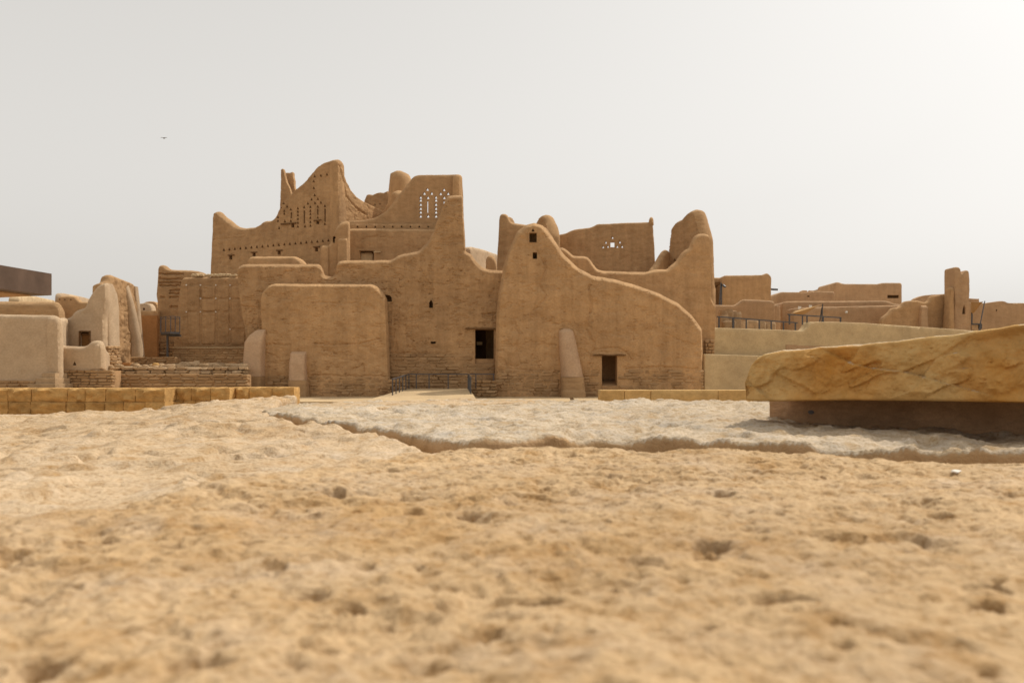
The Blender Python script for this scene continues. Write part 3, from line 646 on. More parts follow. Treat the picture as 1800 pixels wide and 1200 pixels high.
for i in range(46):
    row = i % 3; x = rg.uniform(190, 434); y = (43.6, 44.3, 45.2)[row] + rg.uniform(-.2, .5)
    s = rg.uniform(.22, .42) * (1.25 if x > 300 else .9); loc = G(x, y, tz(y) + s * .14)
    o = place_stone('rubble_stone', 'rubble', 'rubble', loc, (s * rg.uniform(1.1, 2.2), s, s * rg.uniform(.5, .8)), rg.uniform(-.5, .5), None, rg)
    tag(o, 'brownish flat rubble stone lying loose on the earth terrace', 'stone', RB)
for x, y, D, sx, sz, lab, m in ((274, 645, 44.3, .42, .36, 'round yellowish rubble stone alone on the terrace edge', 'ash'), (345, 639, 45.2, .5, .5, 'upright grey angular rubble stone on the terrace', 'rubble'), (325, 641, 45, .75, .4, 'long grey rubble stone lying beside the upright one', 'rubble'), (410, 643, 45, .7, .42, 'rust-brown rubble block near the pale pier', 'orange')):
    o = place_stone('rubble_stone', 'rubble', m, (*G(x, D)[:2], tz(D) + sz * .2), (sx, sx * .8, sz), .3, None, rg); tag(o, lab, 'stone', None)
o = box('stone_block', P(214, 645, 45) , P(236, 637.5, 45.5), 'orange', None, .03); o_c = P(225, 645, 45.2)
tag(o, 'pinkish squared block at the left of the rubble', 'block')

# --- pale plastered house on the left (P)
pP1 = flat(40.0)
Pt = thing('pale_house', 'pale plastered house with curved gable, small timber door and ribbed sunlit flank', 'building', G(100, 44))
wall('front_wall', 'pale', pP1, [(-80, 690), (-80, 552), (0, 552), (60, 553), (94, 553.5), (100, 557), (103, 562), (104, 600), (105, 690)], Pt, thick=.5, r=.14, cell=.12, seed=111, big=.03, med=.004)
wall('court_wall', 'pale', Plane(102.5, 40.3, 122, 45.6), [(102, 690), (101.5, 556), (106, 559), (113, 560), (118, 559.5), (121, 558), (122, 690)], Pt, thick=.5, r=.1, cell=.14, seed=112, big=.03, med=.004)
pP2 = flat(45.0)
wall('gable_wall', 'pale', pP2, [(104, 690), (104, 565), (112, 559.5), (122, 557), (128, 547), (136, 543), (146, 541.5), (151, 533), (156, 521), (163, 508), (172, 500), (180, 496.5), (186, 496), (187, 530), (182, 560), (183, 690)], Pt, thick=.6, r=.14, cell=.1, seed=113, big=.03, med=.005,
     holes=[(rect(140, 582, 158, 612), .35)])
box('door', P(141, 612, 45.22), P(157, 586, 45.28), 'door', Pt); bar('door_rail', P(140.5, 587.2, 45.18), P(157.5, 587.2, 45.18), .1, 'wood', Pt, .12)
bar('door_frame', P(139.6, 582.3, 44.97), P(159, 582.3, 44.97), .1, 'wood', Pt, .06)
for x in (140.2, 157.8): bar('door_jamb', P(x, 612, 44.98), P(x, 583, 44.98), .06, 'wood', Pt, .08)
pP3 = Plane(186.3, 45.62, 247, 50.4)
wall('flank_wall', 'mud2', pP3, [(186, 690), (185, 560), (187, 498), (192, 497), (197, 495), (200, 484), (203, 483), (214, 488), (226, 493), (237, 497), (242, 502), (243, 520), (246, 560), (250, 690)], Pt, thick=.8, r=.16, cell=.07, seed=114, streak=.06, big=.09, med=.03)
for sc_, k_ in (([(497, 186.7, 198, .05), (515, 186.5, 205, .12), (540, 186, 207, .18), (580, 186, 206, .24), (640, 186, 206, .34)], 3),
          ([(500, 219, 226, .06), (520, 221.5, 229.5, .2), (550, 225, 235, .3), (600, 231, 243, .4), (640, 234.5, 247, .45)], 2.2),
          ([(503, 236.5, 242.5, .05), (540, 239, 245, .12), (600, 243, 249.5, .16), (640, 246, 252.5, .2)], 2.2)):
    buttress('plaster_remnant', 'pale', pP3, sc_, Pt, k=k_)
courses(Pt, Plane(190, 44.2, 215, 45.6), 190, 214, 608, 650, 8, 61, w=(6, 13), proud=.05)
t = thing('courtyard_wall', 'small pale scalloped wall with a triangular vent', 'wall', G(135, 41.5))
wall('wall', 'pale', flat(41.0), [(80, 652), (80, 606), (82, 600), (87, 597.5), (95, 598), (101, 602), (106, 607), (115, 608), (145, 609), (151, 606), (157, 600), (165, 597.5), (173, 597.5), (178, 602), (180, 612), (181, 652)], t, thick=.5, r=.16, cell=.08, zb=float(flat(41).uz(100, 650)[1]) - .02, seed=121, big=.03, med=.004,
     holes=[(trih(131, 638, 7, 7.5), .5)])
wall('return_wall', 'pale', Plane(180, 41.2, 195, 44.6), [(179.5, 652), (179, 603), (184, 606), (188, 613), (193, 618), (194, 652)], t, thick=.4, r=.14, cell=.12, zb=1.2, seed=122, big=.03, med=.004)
t = thing('footing_wall', 'coursed stone footing under the scalloped pale wall', 'wall', G(140, 41))
c0, c1 = P(98, 651, 40.9), P(196, 651, 40.9); box('core', (c0[0], 40.95, 0), (c1[0], 41.9, c0[2]), 'mud2', t)
courses(t, flat(40.85), 97, 197, 650, 686, 7, 63, w=(10, 24), proud=.02, depth=.4)
t = thing('stone_steps', 'three small stone steps beside the pale house', 'steps', G(75, 39.5))
for i, (x0, x1, y) in enumerate(((73, 97, 655.5), (62, 97, 664.5), (48, 97, 674.5))):
    a, b = P(x0, y, 39.7 - i * .25), P(x1, y, 39.7 - i * .25); box('step', (a[0], 39.7 - i * .25, 0), (b[0], 40.8, a[2]), 'rubble', t, .02)
t = thing('base_course', 'dark stone base course along the pale house front', 'wall', G(20, 39.9)); courses(t, flat(39.85), -80, 62, 668, 690, 4, 65, w=(10, 26), proud=.02, depth=.25)
box('core', (P(-80, 670, 39.9)[0], 39.92, 0), (P(62, 670, 39.9)[0], 39.99, P(0, 669, 39.9)[2]), 'mud2', t)

# --- behind the pale house
t = thing('rear_house', 'weathered tan house wall behind the pale house', 'building', G(50, 56))
wall('wall', 'stone', flat(55), [(-120, 600), (-120, 529), (0, 529), (60, 529.5), (95, 530), (100, 533), (104, 545), (110, 600)], t, thick=.8, r=.3, cell=.12, zfine=570, seed=131, streak=.05, big=.08)
t = thing('bright_rear_wall', 'sunlit sloping wall seen under the steel canopy', 'wall', G(70, 64)); wall('wall', 'pave', Plane(34, 62, 100, 74), [(34, 600), (34.5, 522), (40, 521), (66, 521), (98, 528), (100, 600)], t, thick=.8, r=.08, cell=.2, zfine=560, seed=133)
t = thing('roof_parapet_house', 'tan house with small pierced parapet beside the pale gable', 'building', G(125, 58))
wall('wall', 'mud', flat(57), [(95, 600), (96, 532), (101, 521.5), (104, 519.5), (130, 520), (134, 523), (138, 530), (165, 531), (168, 600)], t, thick=.6, r=.1, cell=.1, zfine=560, seed=135, holes=[(trih(105, 525.5, 3, 3), .3), (trih(114, 526, 3, 3), None), (trih(124.5, 526, 3, 3), None)])
wall('rear_parapet', 'pale', Plane(109, 58.5, 160, 66), [(108, 600), (109, 517), (112, 515), (140, 520), (162, 526), (162, 600)], t, thick=.5, r=.06, cell=.2, zfine=560, seed=136)
t = thing('rendered_wall', 'plain ochre rendered panel between the pale flank and the ruined wall', 'wall', G(262, 51)); wall('wall', 'orange', flat(51.2), [(246, 640), (246, 554), (276, 554), (276, 640)], t, thick=.3, r=.03, cell=.2, seed=137, big=.01, med=.002, smooth=0, rough=0); wall('coping', 'mud', flat(51.6), [(240, 560), (240, 546), (278, 546), (278, 560)], t, thick=.4, r=.05, cell=.2, zb=float(flat(51.6).uz(260, 560)[1]), smooth=0, rough=0, seed=138)
t = thing('far_pale_house', 'small far pale house above the ochre panel', 'building', G(256, 68)); wall('wall', 'pale', flat(68), [(236, 600), (236, 534), (248, 533), (262, 531), (266, 535), (270, 600)], t, thick=1, r=.1, cell=.25, zfine=570, seed=139, holes=[(rect(251, 541, 254.5, 545), .5)]); wall('rear_wall', 'mud2', flat(72), [(246, 600), (248, 531), (262, 528.5), (276, 530), (285, 600)], t, thick=1, r=.1, cell=.25, zfine=570, seed=140)
# steel canopy
ct = thing('steel_canopy', 'dark rust-brown steel canopy with deep fascia over the pale house', 'canopy', (-15, 19, 0))
q = [np.array(v, float) for v in ((-11.56, 20), (-12.3, 14.6), (-19.0, 17.2), (-17.6, 22.2))]
zt, zb_ = CAMZ + 169 / F * 20, CAMZ + 131 / F * 20
prism('fascia', [tuple(v) for v in q], zb_, zt, 'rust', ct)
qi = [v + (sum(q) / 4 - v) * .12 for v in q]; prism('soffit', [tuple(v) for v in qi], zb_ - .04, zb_ - .004, 'far', ct)
for v in (q[2] * .6 + q[3] * .4 + np.array([.6, 0]), q[2] * .9 + q[1] * .1 + np.array([.3, .5]), q[3] + np.array([.5, -.5])): box('post', (v[0] - .08, v[1] - .08, 0), (v[0] + .08, v[1] + .08, zb_ - .04), 'rust', ct)
# small steel viewing platform
vt = thing('viewing_platform', 'small dark steel platform with railing on a single post', 'platform', P(295, 623, 47.9))
bx = [P(282.5, 583, 47.2), P(300, 584.5, 46.6), P(316, 584.5, 47.2), P(316, 580, 48.6), P(283, 580, 48.6)]
zf = float(P(295, 583.5, 47.2)[2]); prism('deck', [tuple(v[:2]) for v in bx], zf - .12, zf, 'metal', vt)
hr = float(P(295, 557, 47.2)[2])
for a, b in zip(bx, bx[1:] + bx[:1]): bar('handrail', (a[0], a[1], hr), (b[0], b[1], hr), .035, 'metal', vt)
for v in bx + [(bx[0] + bx[1]) / 2, (bx[1] + bx[2]) / 2]: bar('baluster', (v[0], v[1], zf), (v[0], v[1], hr), .035, 'metal', vt)
pp = P(294.5, 600, 47.7); bar('post', (pp[0], 47.7, tz(47.7) + .2), (pp[0], 47.7, zf - .1), .1, 'metal', vt); box('post_base', (pp[0] - .25, 47.4, tz(47.7) - .1), (pp[0] + .25, 48, tz(47.7) + .32), 'rubble', vt, .02)
bar('bracket', (pp[0], 47.7, zf - .18), (pp[0] + .8, 47.7, zf - .18), .12, 'metal', vt)

# --- ramp handrails
def rail(name, lab, pts, h, posts, w=.055, group=None):
    t = thing(name, lab, 'railing', tuple(pts[0]), group)
    for a, b in zip(pts[:-1], pts[1:]): bar('rail', np.array(a) + (0, 0, h), np.array(b) + (0, 0, h), w * 1.3, 'metal', t, w)
    for p in posts: bar('post', p, np.array(p) + (0, 0, h), w, 'metal', t)
def rz(y): return .1 + .455 * (y - 38.2) / 6.4
def on(x, y): return np.array([x, y, rz(y)])
L0, L1 = on(-6.15, 41.0), on(-5.75, 44.45); R0, R1 = on(-2.15, 41.6), on(-2.45, 44.45)
lerp = lambda a, b, n: [a + (b - a) * k / n for k in range(n + 1)]
rail('handrail', 'dark handrail climbing the left edge of the ramp', [L0, L1], .82, lerp(L0, L1, 5))
rail('handrail', 'dark handrail climbing the right edge of the ramp', [R0, R1], .82, lerp(R0, R1, 5))
M0, M1 = L1 + (.05, .06, 0), R1 + (-.05, .06, 0); rail('handrail', 'dark handrail closing the head of the ramp', [M0, M1], .82, lerp(M0, M1, 3)[1:-1] + [M0 + (.35, 0, 0)])
N0 = R1 + (.06, .5, 0); N1 = N0 + (1.4, 0.1, 0); rail('handrail', 'short dark handrail under the main doorway', [N0, N1], .82, [N0 + (.35, 0, 0), N1 - (.05, 0, 0)])

# ================================================================== RIGHT BACKGROUND
pU = Plane(1254, 47.5, 1800, 63)
t = thing('retaining_wall', 'long pale rendered retaining wall with a raised step in its top', 'wall', G(1500, 55))
wall('wall', 'render', pU, [(1254, 690), (1254, 575.5), (1300, 577), (1360, 579), (1413, 581), (1419, 575), (1424, 565.5), (1470, 565.5), (1520, 567.5), (1600, 573), (1680, 578.5), (1800, 588), (1900, 595), (1900, 690)], t, thick=.6, r=.05, cell=.16, seed=141, big=.02, med=.003, smooth=0, rough=.004)
for nm, x0, x1, y0, y1 in (('patch', 1381, 1401, 605.5, 640), ('patch', 1401, 1450, 607, 640)):
    (a, za), (b, zb2) = pU.uz(x0, y0), pU.uz(x1, y1); q = [pU.w(u, z, -.03) for u, z in ((a, zb2), (b, zb2), (b, za), (a, za))] + [pU.w(u, z, .1) for u, z in ((a, zb2), (b, zb2), (b, za), (a, za))]
    mesh_obj(nm, *bev([tuple(v) for v in q], [(0, 1, 2, 3), (7, 6, 5, 4), (0, 4, 5, 1), (1, 5, 6, 2), (2, 6, 7, 3), (3, 7, 4, 0)], 0), 'far', t)
pQ = Plane(1238.5, 45.3, 1800, 58)
t = thing('lower_retaining_wall', 'lower pale rendered wall running back from the gable corner', 'wall', G(1300, 47))
wall('wall', 'render', pQ, [(1239, 700), (1239, 622), (1300, 624), (1330, 625), (1500, 631), (1800, 640), (1800, 700)], t, thick=1.2, r=.04, cell=.14, seed=143, big=.02, med=.003, smooth=0, rough=.004)
t = thing('broken_stone_edge', 'broken stone courses at the left end of the retaining wall', 'wall', G(1248, 47.2)); courses(t, flat(47.15), 1240, 1256, 597, 621, 4, 71, w=(6, 12), proud=.05); box('core', (P(1241, 600, 47.2)[0], 47.2, 1.0), (P(1254, 600, 47.2)[0], 47.5, P(1241, 598, 47.2)[2]), 'mud2', t)
def toprail(lab, x0, x1, yr, pl, posts, zpx):
    t = thing('railing', lab, 'railing', (pl.w(*pl.uz(x0, zpx[0]), .25)))
    a = pl.w(*pl.uz(x0, yr[0]), .25); b = pl.w(*pl.uz(x1, yr[1]), .25); bar('rail', a, b, .08, 'metal', t, .07)
    for x, w in posts:
        k = (x - x0) / (x1 - x0); p = pl.w(*pl.uz(x, zpx[0] + (zpx[1] - zpx[0]) * k), .25); r_ = pl.w(*pl.uz(x, yr[0] + (yr[1] - yr[0]) * k), .25); bar('post', (*p[:2], p[2] - .15), r_, w, 'metal', t)
toprail('dark railing along the lower part of the retaining wall', 1266, 1407, (556, 567), pU, [(1269, .09), (1294, .12), (1317, .07), (1340, .07), (1361, .07), (1382.5, .07), (1403.5, .09)], (576, 580.5))
toprail('dark railing on the raised step of the retaining wall', 1390, 1484, (552, 558), pU, [(1393, .08), (1416, .07), (1424, .07), (1452.5, .07), (1483, .08)], (566, 567))
# people-sized clutter behind the rail: a board stand, stone stubs
FB = dict(zfine=600, big=.03, med=.005)
t = thing('boundary_wall', 'tan wall with raised right half behind the railing', 'wall', G(1310, 62)); wall('wall', 'far', flat(62), [(1240, 620), (1240, 535), (1291, 536.5), (1297, 533), (1302, 529), (1307, 525.5), (1330, 526.5), (1361, 528.5), (1362.5, 532), (1363, 620)], t, thick=.6, r=.1, cell=.14, seed=151, smooth=1, **FB)
t = thing('boxy_house', 'flat-topped mud house with a spout pole and corner knob', 'building', G(1310, 72)); wall('wall', 'mud', flat(72), [(1272, 620), (1272, 485), (1274, 484), (1310, 483.5), (1344, 483), (1347, 479.5), (1350, 479), (1352, 483), (1356.5, 484), (1355, 620)], t, thick=3, r=.08, cell=.2, seed=153, smooth=1, **FB)
wall('side_block', 'mud', flat(73.5), [(1240, 620), (1240, 488), (1276, 487.5), (1276, 620)], t, thick=3, r=.08, cell=.25, seed=154, smooth=1, **FB)
bar('spout_pole', P(1354, 508.5, 72.5), P(1367, 509, 72.5), .16, 'metal', t); bar('timber_beam', P(1251, 499, 72.8), P(1266, 498, 72.8), .25, 'wood', t)
wall('awning', 'wood', flat(73.0), [(1251, 512), (1251, 505), (1262, 500), (1266, 499), (1253, 512)], t, thick=.3, r=.03, cell=.3, zb=float(flat(73).uz(1255, 512)[1]), seed=155, smooth=0, rough=0)
bar('downpipe', P(1258.5, 545, 72.9), P(1258.5, 510, 72.9), .35, 'wood', t)
t = thing('camera_mast', 'leaning dark mast with a small camera beside the boxy house', 'mast', P(1264, 545, 66)); bar('mast', P(1264, 548, 66), P(1267.5, 497, 66), .08, 'metal', t); bar('mast', P(1268, 548, 66), P(1268.5, 499, 66), .08, 'metal', t); bar('camera_arm', P(1268, 501.5, 66), P(1272, 501.5, 66), .08, 'metal', t); bar('camera', P(1271, 501, 66), P(1275, 504.5, 65.8), .15, 'metal', t)
t = thing('large_house', 'large flat-roofed mud house with a barred slot window', 'building', G(1480, 90))
hL = [(rect(1560 + i * 2.6, 518.5, 1561.6 + i * 2.6, 523.5), .8) for i in range(8)]
wall('wall', 'far', flat(90), [(1466, 620), (1466, 498), (1469, 495.5), (1477, 496), (1481, 498.5), (1510, 499), (1545, 499), (1549, 497), (1586, 497), (1586, 620)], t, thick=5, r=.08, cell=.18, seed=161, smooth=1, holes=[(rect(1560, 518.5, 1580, 524), .8)], **FB)
for i in range(6): bar('window_bar', P(1562.5 + i * 3.1, 524, 90.2), P(1562.5 + i * 3.1, 518.5, 90.2), .07, 'wood', t)
wall('side_wall', 'far', Plane(1420, 100, 1468, 90.2), [(1420, 620), (1420, 513), (1440, 507), (1460, 499.5), (1468, 495.5), (1468, 620)], t, thick=.5, r=.08, cell=.25, seed=162, smooth=1, **FB)
t = thing('mid_house', 'low mud house with cut corner in front of the large house', 'building', G(1420, 82)); wall('wall', 'far', flat(82), [(1363, 620), (1364, 518.5), (1373, 513), (1400, 513.3), (1428, 513.5), (1432, 511.5), (1468, 512), (1468, 620)], t, thick=4, r=.08, cell=.2, seed=163, smooth=1, holes=[(rect(1419, 519.5, 1423, 522), .4)], **FB)
wall('roof_kerb', 'far', flat(84), [(1404, 620), (1407, 512), (1412, 510), (1419, 510.3), (1420, 513), (1422, 513), (1423, 510.4), (1430, 510.5), (1432, 620)], t, thick=.5, r=.05, cell=.25, seed=164, smooth=0, **FB)
t = thing('long_low_house', 'long low mud house with rounded roof edge', 'building', G(1480, 74)); wall('wall', 'far', flat(74), [(1373, 620), (1374, 538), (1378, 531), (1384, 529), (1450, 529), (1520, 528.5), (1555, 528), (1566, 530), (1574, 534), (1590, 535), (1600, 620)], t, thick=3, r=.12, cell=.18, seed=165, smooth=1, **FB)
t = thing('front_low_house', 'reddish low house front below the rounded roof edge', 'building', G(1510, 70)); wall('wall', 'far', flat(70), [(1395, 620), (1395, 541), (1450, 539), (1540, 537), (1595, 536), (1600, 620)], t, thick=2, r=.1, cell=.2, seed=166, smooth=1, **FB)
wall('post_bay', 'far', flat(66), [(1363, 620), (1363, 537), (1372, 537), (1373, 620)], t, thick=.6, r=.05, cell=.2, seed=167, smooth=0, **FB)
bar('lamp', P(1487, 549.5, 69.8), P(1488.5, 548, 69.6), .16, 'white', t)
def sail(name, lab, pts, mat):
    a, b, c = [np.array(p, float) for p in pts]; n = 8; V = []; idx = {}; Fc = []; ctr = (a + b + c) / 3
    for i in range(n + 1):
        for j in range(n + 1 - i):
            k = n - i - j; p = (a * i + b * j + c * k) / n; w = 27 * i * j * k / n ** 3; e = 4 * max(i * j, j * k, i * k) / n ** 2
            p = p + (ctr - p) * .12 * e - np.array([0, 0, .35 * w]); idx[i, j] = len(V); V.append(p)
    for i in range(n):
        for j in range(n - i):
            Fc.append((idx[i, j], idx[i + 1, j], idx[i, j + 1]))
            if i + j < n - 1: Fc.append((idx[i + 1, j], idx[i + 1, j + 1], idx[i, j + 1]))
    m = len(V); V2 = V + [v - np.array([0, 0, .03]) for v in V]; F2 = Fc + [tuple(x + m for x in f[::-1]) for f in Fc]
    rim = [idx[i, 0] for i in range(n)] + [idx[n - j, j] for j in range(n)] + [idx[0, n - j] for j in range(n)]
    F2 += [(rim[i], rim[(i + 1) % len(rim)], rim[(i + 1) % len(rim)] + m, rim[i] + m) for i in range(len(rim))]
    t = thing(name, lab, 'shade sail', (*ctr[:2], 4.0)); mesh_obj('cloth', *bev([tuple(v) for v in V2], F2, 0), mat, t, True)
    return t
t = sail('shade_sail', 'tan shade sail slung behind the upper railing', [P(1396, 547, 64), P(1445, 535, 63), P(1389, 551.5, 58)], 'sail')
bar('mast', P(1444.5, 570, 63), P(1446, 534, 63), .07, 'metal', t); bar('stay', P(1440, 570, 63.2), P(1445, 540, 63.1), .07, 'metal', t)
for x, y in ((1406, 540.5), (1425, 538.3)): wall('light_patch', 'canvas', flat(65.5), [(x - 3, y), (x - 2.8, y - 2.5), (x + 3, y - 2), (x + 2.5, y), (x, y + 2.8)], t, thick=.05, r=.02, cell=.3, zb=float(flat(65.5).uz(x, y + 2.8)[1]), smooth=0, rough=0, seed=1)
t = sail('shade_sail', 'ochre shade sail beside the ruined watchtower', [P(1706, 530, 72), P(1728, 530, 70), P(1706, 555, 73)], 'sail')
bar('mast', P(1720, 585, 69), P(1731, 529, 70), .07, 'metal', t); bar('mast', P(1708, 585, 72.5), P(1708.5, 549, 72.5), .1, 'metal', t)
t = thing('information_board', 'grey board stand between the masts', 'board', P(1716, 580, 69.4)); box('board', P(1710, 580, 69.4), P(1719, 571, 69.6), 'rubble', t); bar('frame', P(1709, 569.5, 69.3), P(1725, 569.5, 69.3), .12, 'metal', t); box('dark_panel', P(1719.5, 578, 69.4), P(1724, 570, 69.6), 'metal', t)
for x in (1710.5, 1723): bar('leg', P(x, 590, 69.5), P(x, 570, 69.5), .08, 'metal', t)
# watchtower ruin and its wall
t = thing('ruined_watchtower', 'narrow ruined watchtower with notched top and pointed niche', 'tower', G(1688, 67))
wall('wall', 'far', flat(66.5), [(1676, 620), (1677, 540), (1677, 470), (1680, 469), (1687, 469), (1690, 473), (1690.5, 481), (1696, 477), (1700, 474), (1704, 476), (1705.5, 490), (1705, 540), (1707, 620)], t, thick=1.6, r=.1, cell=.1, seed=171, smooth=1, streak=.03, holes=[([(1691.5, 552), (1697, 552), (1697, 542), (1695, 535), (1692.5, 542)], .3)], zfine=600)
wall('side_pier', 'mud', flat(66.2), [(1664, 620), (1668, 560), (1670, 530), (1671, 506), (1674, 503), (1678, 505), (1679, 620)], t, thick=1, r=.1, cell=.14, seed=172, smooth=1, zfine=600)
t = thing('ruin_wall', 'ruined curved wall with a pier left of the watchtower', 'wall', G(1620, 68))
wall('wall', 'mud', flat(67.5), [(1549, 620), (1550, 562), (1554, 556), (1561, 552), (1567, 545), (1570, 541), (1582, 539.5), (1587, 535), (1592, 529.5), (1600, 528), (1616, 528), (1625, 531), (1632, 531), (1640, 519), (1666, 517), (1674, 509), (1676, 620)], t, thick=.8, r=.12, cell=.14, seed=173, streak=.04, smooth=1, zfine=600, big=.06)
buttress('pier', 'far', flat(67.5), [(537, 1618, 1627, .1), (540, 1616, 1628, .4), (600, 1612, 1628, .6)], t, k=5)
t = thing('rear_gable', 'sloping far wall top behind the ruined curved wall', 'wall', G(1640, 76)); wall('wall', 'far', flat(76), [(1604, 620), (1606, 526), (1616, 521.5), (1627, 518.5), (1668, 516), (1672, 620)], t, thick=.8, r=.06, cell=.25, seed=174, smooth=1, zfine=600)
t = thing('far_long_house', 'long plain mud house at the far right behind the stone slab', 'building', G(1780, 88)); wall('wall', 'far', flat(86), [(1700, 640), (1700, 532), (1735, 532.5), (1743, 531), (1757, 529), (1769, 529), (1770, 532.5), (1850, 532.5), (1950, 533), (1950, 640)], t, thick=4, r=.06, cell=.25, seed=175, smooth=1, zfine=600, big=.03, holes=[(rect(1750.5, 544, 1753, 546.5), .4)])
wall('upper_block', 'far', flat(92), [(1700, 640), (1700, 524), (1722, 525), (1723, 640)], t, thick=3, r=.06, cell=.3, seed=176, smooth=0, zfine=600)
# stone stubs on the terrace behind the railing
rg = random.Random(12)
for i, (x, y, D, sx, sz) in enumerate(((1271, 551, 54, .5, .35), (1279, 549, 54.2, .6, .35), (1288, 551, 54.4, .6, .3), (1295, 552, 54.4, .5, .28), (1272, 560, 53.8, .6, .5), (1280, 571, 53.6, .9, .6), (1322, 571, 55, .8, .6), (1333, 572, 55, .9, .5), (1352, 573, 55.4, .7, .5), (1305, 572, 55, .8, .5))):
    p = P(x, y, D); z0 = 4.0
    o = place_stone('ruin_stump', 'course', 'rubble', (p[0], D, (z0 + p[2] + sz / 2) / 2), (sx, .6, p[2] + sz / 2 - z0), rg.uniform(-.2, .2), None, rg); tag(o, 'rough reddish masonry stump behind the lower railing', 'masonry', 'masonry stumps behind the railing')

# ================================================================== LOW PARAPETS
def parapet(lab, secs, top, ch, kind, mat, joints, dep=.5):
    """secs: (depth, x0, x1); joints: per section, per course, photo columns of the joints"""
    t = thing('stone_parapet', lab, 'parapet', G(secs[0][1], secs[0][0]))
    rg = random.Random(len(lab))
    for (D, x0, x1), js in zip(secs, joints):
        zt = CAMZ - (top - HOR) / F * secs[0][0]
        for c, jj in enumerate(js):
            for a, b in zip(jj[:-1], jj[1:]):
                xa, xb = (a - CX) / F * D, (b - CX) / F * D
                place_stone('stone_block', kind, mat, ((xa + xb) / 2, D + dep / 2 - rg.uniform(0, .012), zt - ch * (c + .5)), (xb - xa - .008, dep, ch - .006), 0, t, rg)
        xa, xb = (x0 - CX) / F * D, (x1 - CX) / F * D
        box('core', (xa + .03, D + .03, 0), (xb - .03, D + dep - .03, zt - .03), 'ash', t)
parapet('low parapet of rough yellow stone blocks with two sunlit offsets', [(16.5, -120, 290), (17.06, 285, 404), (17.37, 400, 517)], 682, .276, 'block', 'ash',
        [[[-120, -40, 14, 55, 119, 150, 186, 238, 290], [-120, -50, 14, 54, 116, 149, 184, 217, 255, 290], [-120, -20, 60, 130, 200, 290]],
         [[285, 310, 336, 370, 404], [285, 322, 344, 363, 383, 404], [285, 340, 404]], [[400, 414, 438, 478, 517], [400, 440, 465, 490, 517], [400, 460, 517]]])
parapet('low parapet of smooth sawn sandstone blocks beside the large slab', [(17, 1055, 2100)], 685.5, .25, 'sawn', 'ashs', [[[1055, 1098, 1144, 1262, 1335, 1420, 1500, 1590, 1680, 1790, 1880, 1990, 2100], [1070, 1120, 1200, 1330, 1420, 1500, 1610, 1720, 1830, 1950, 2100]]])

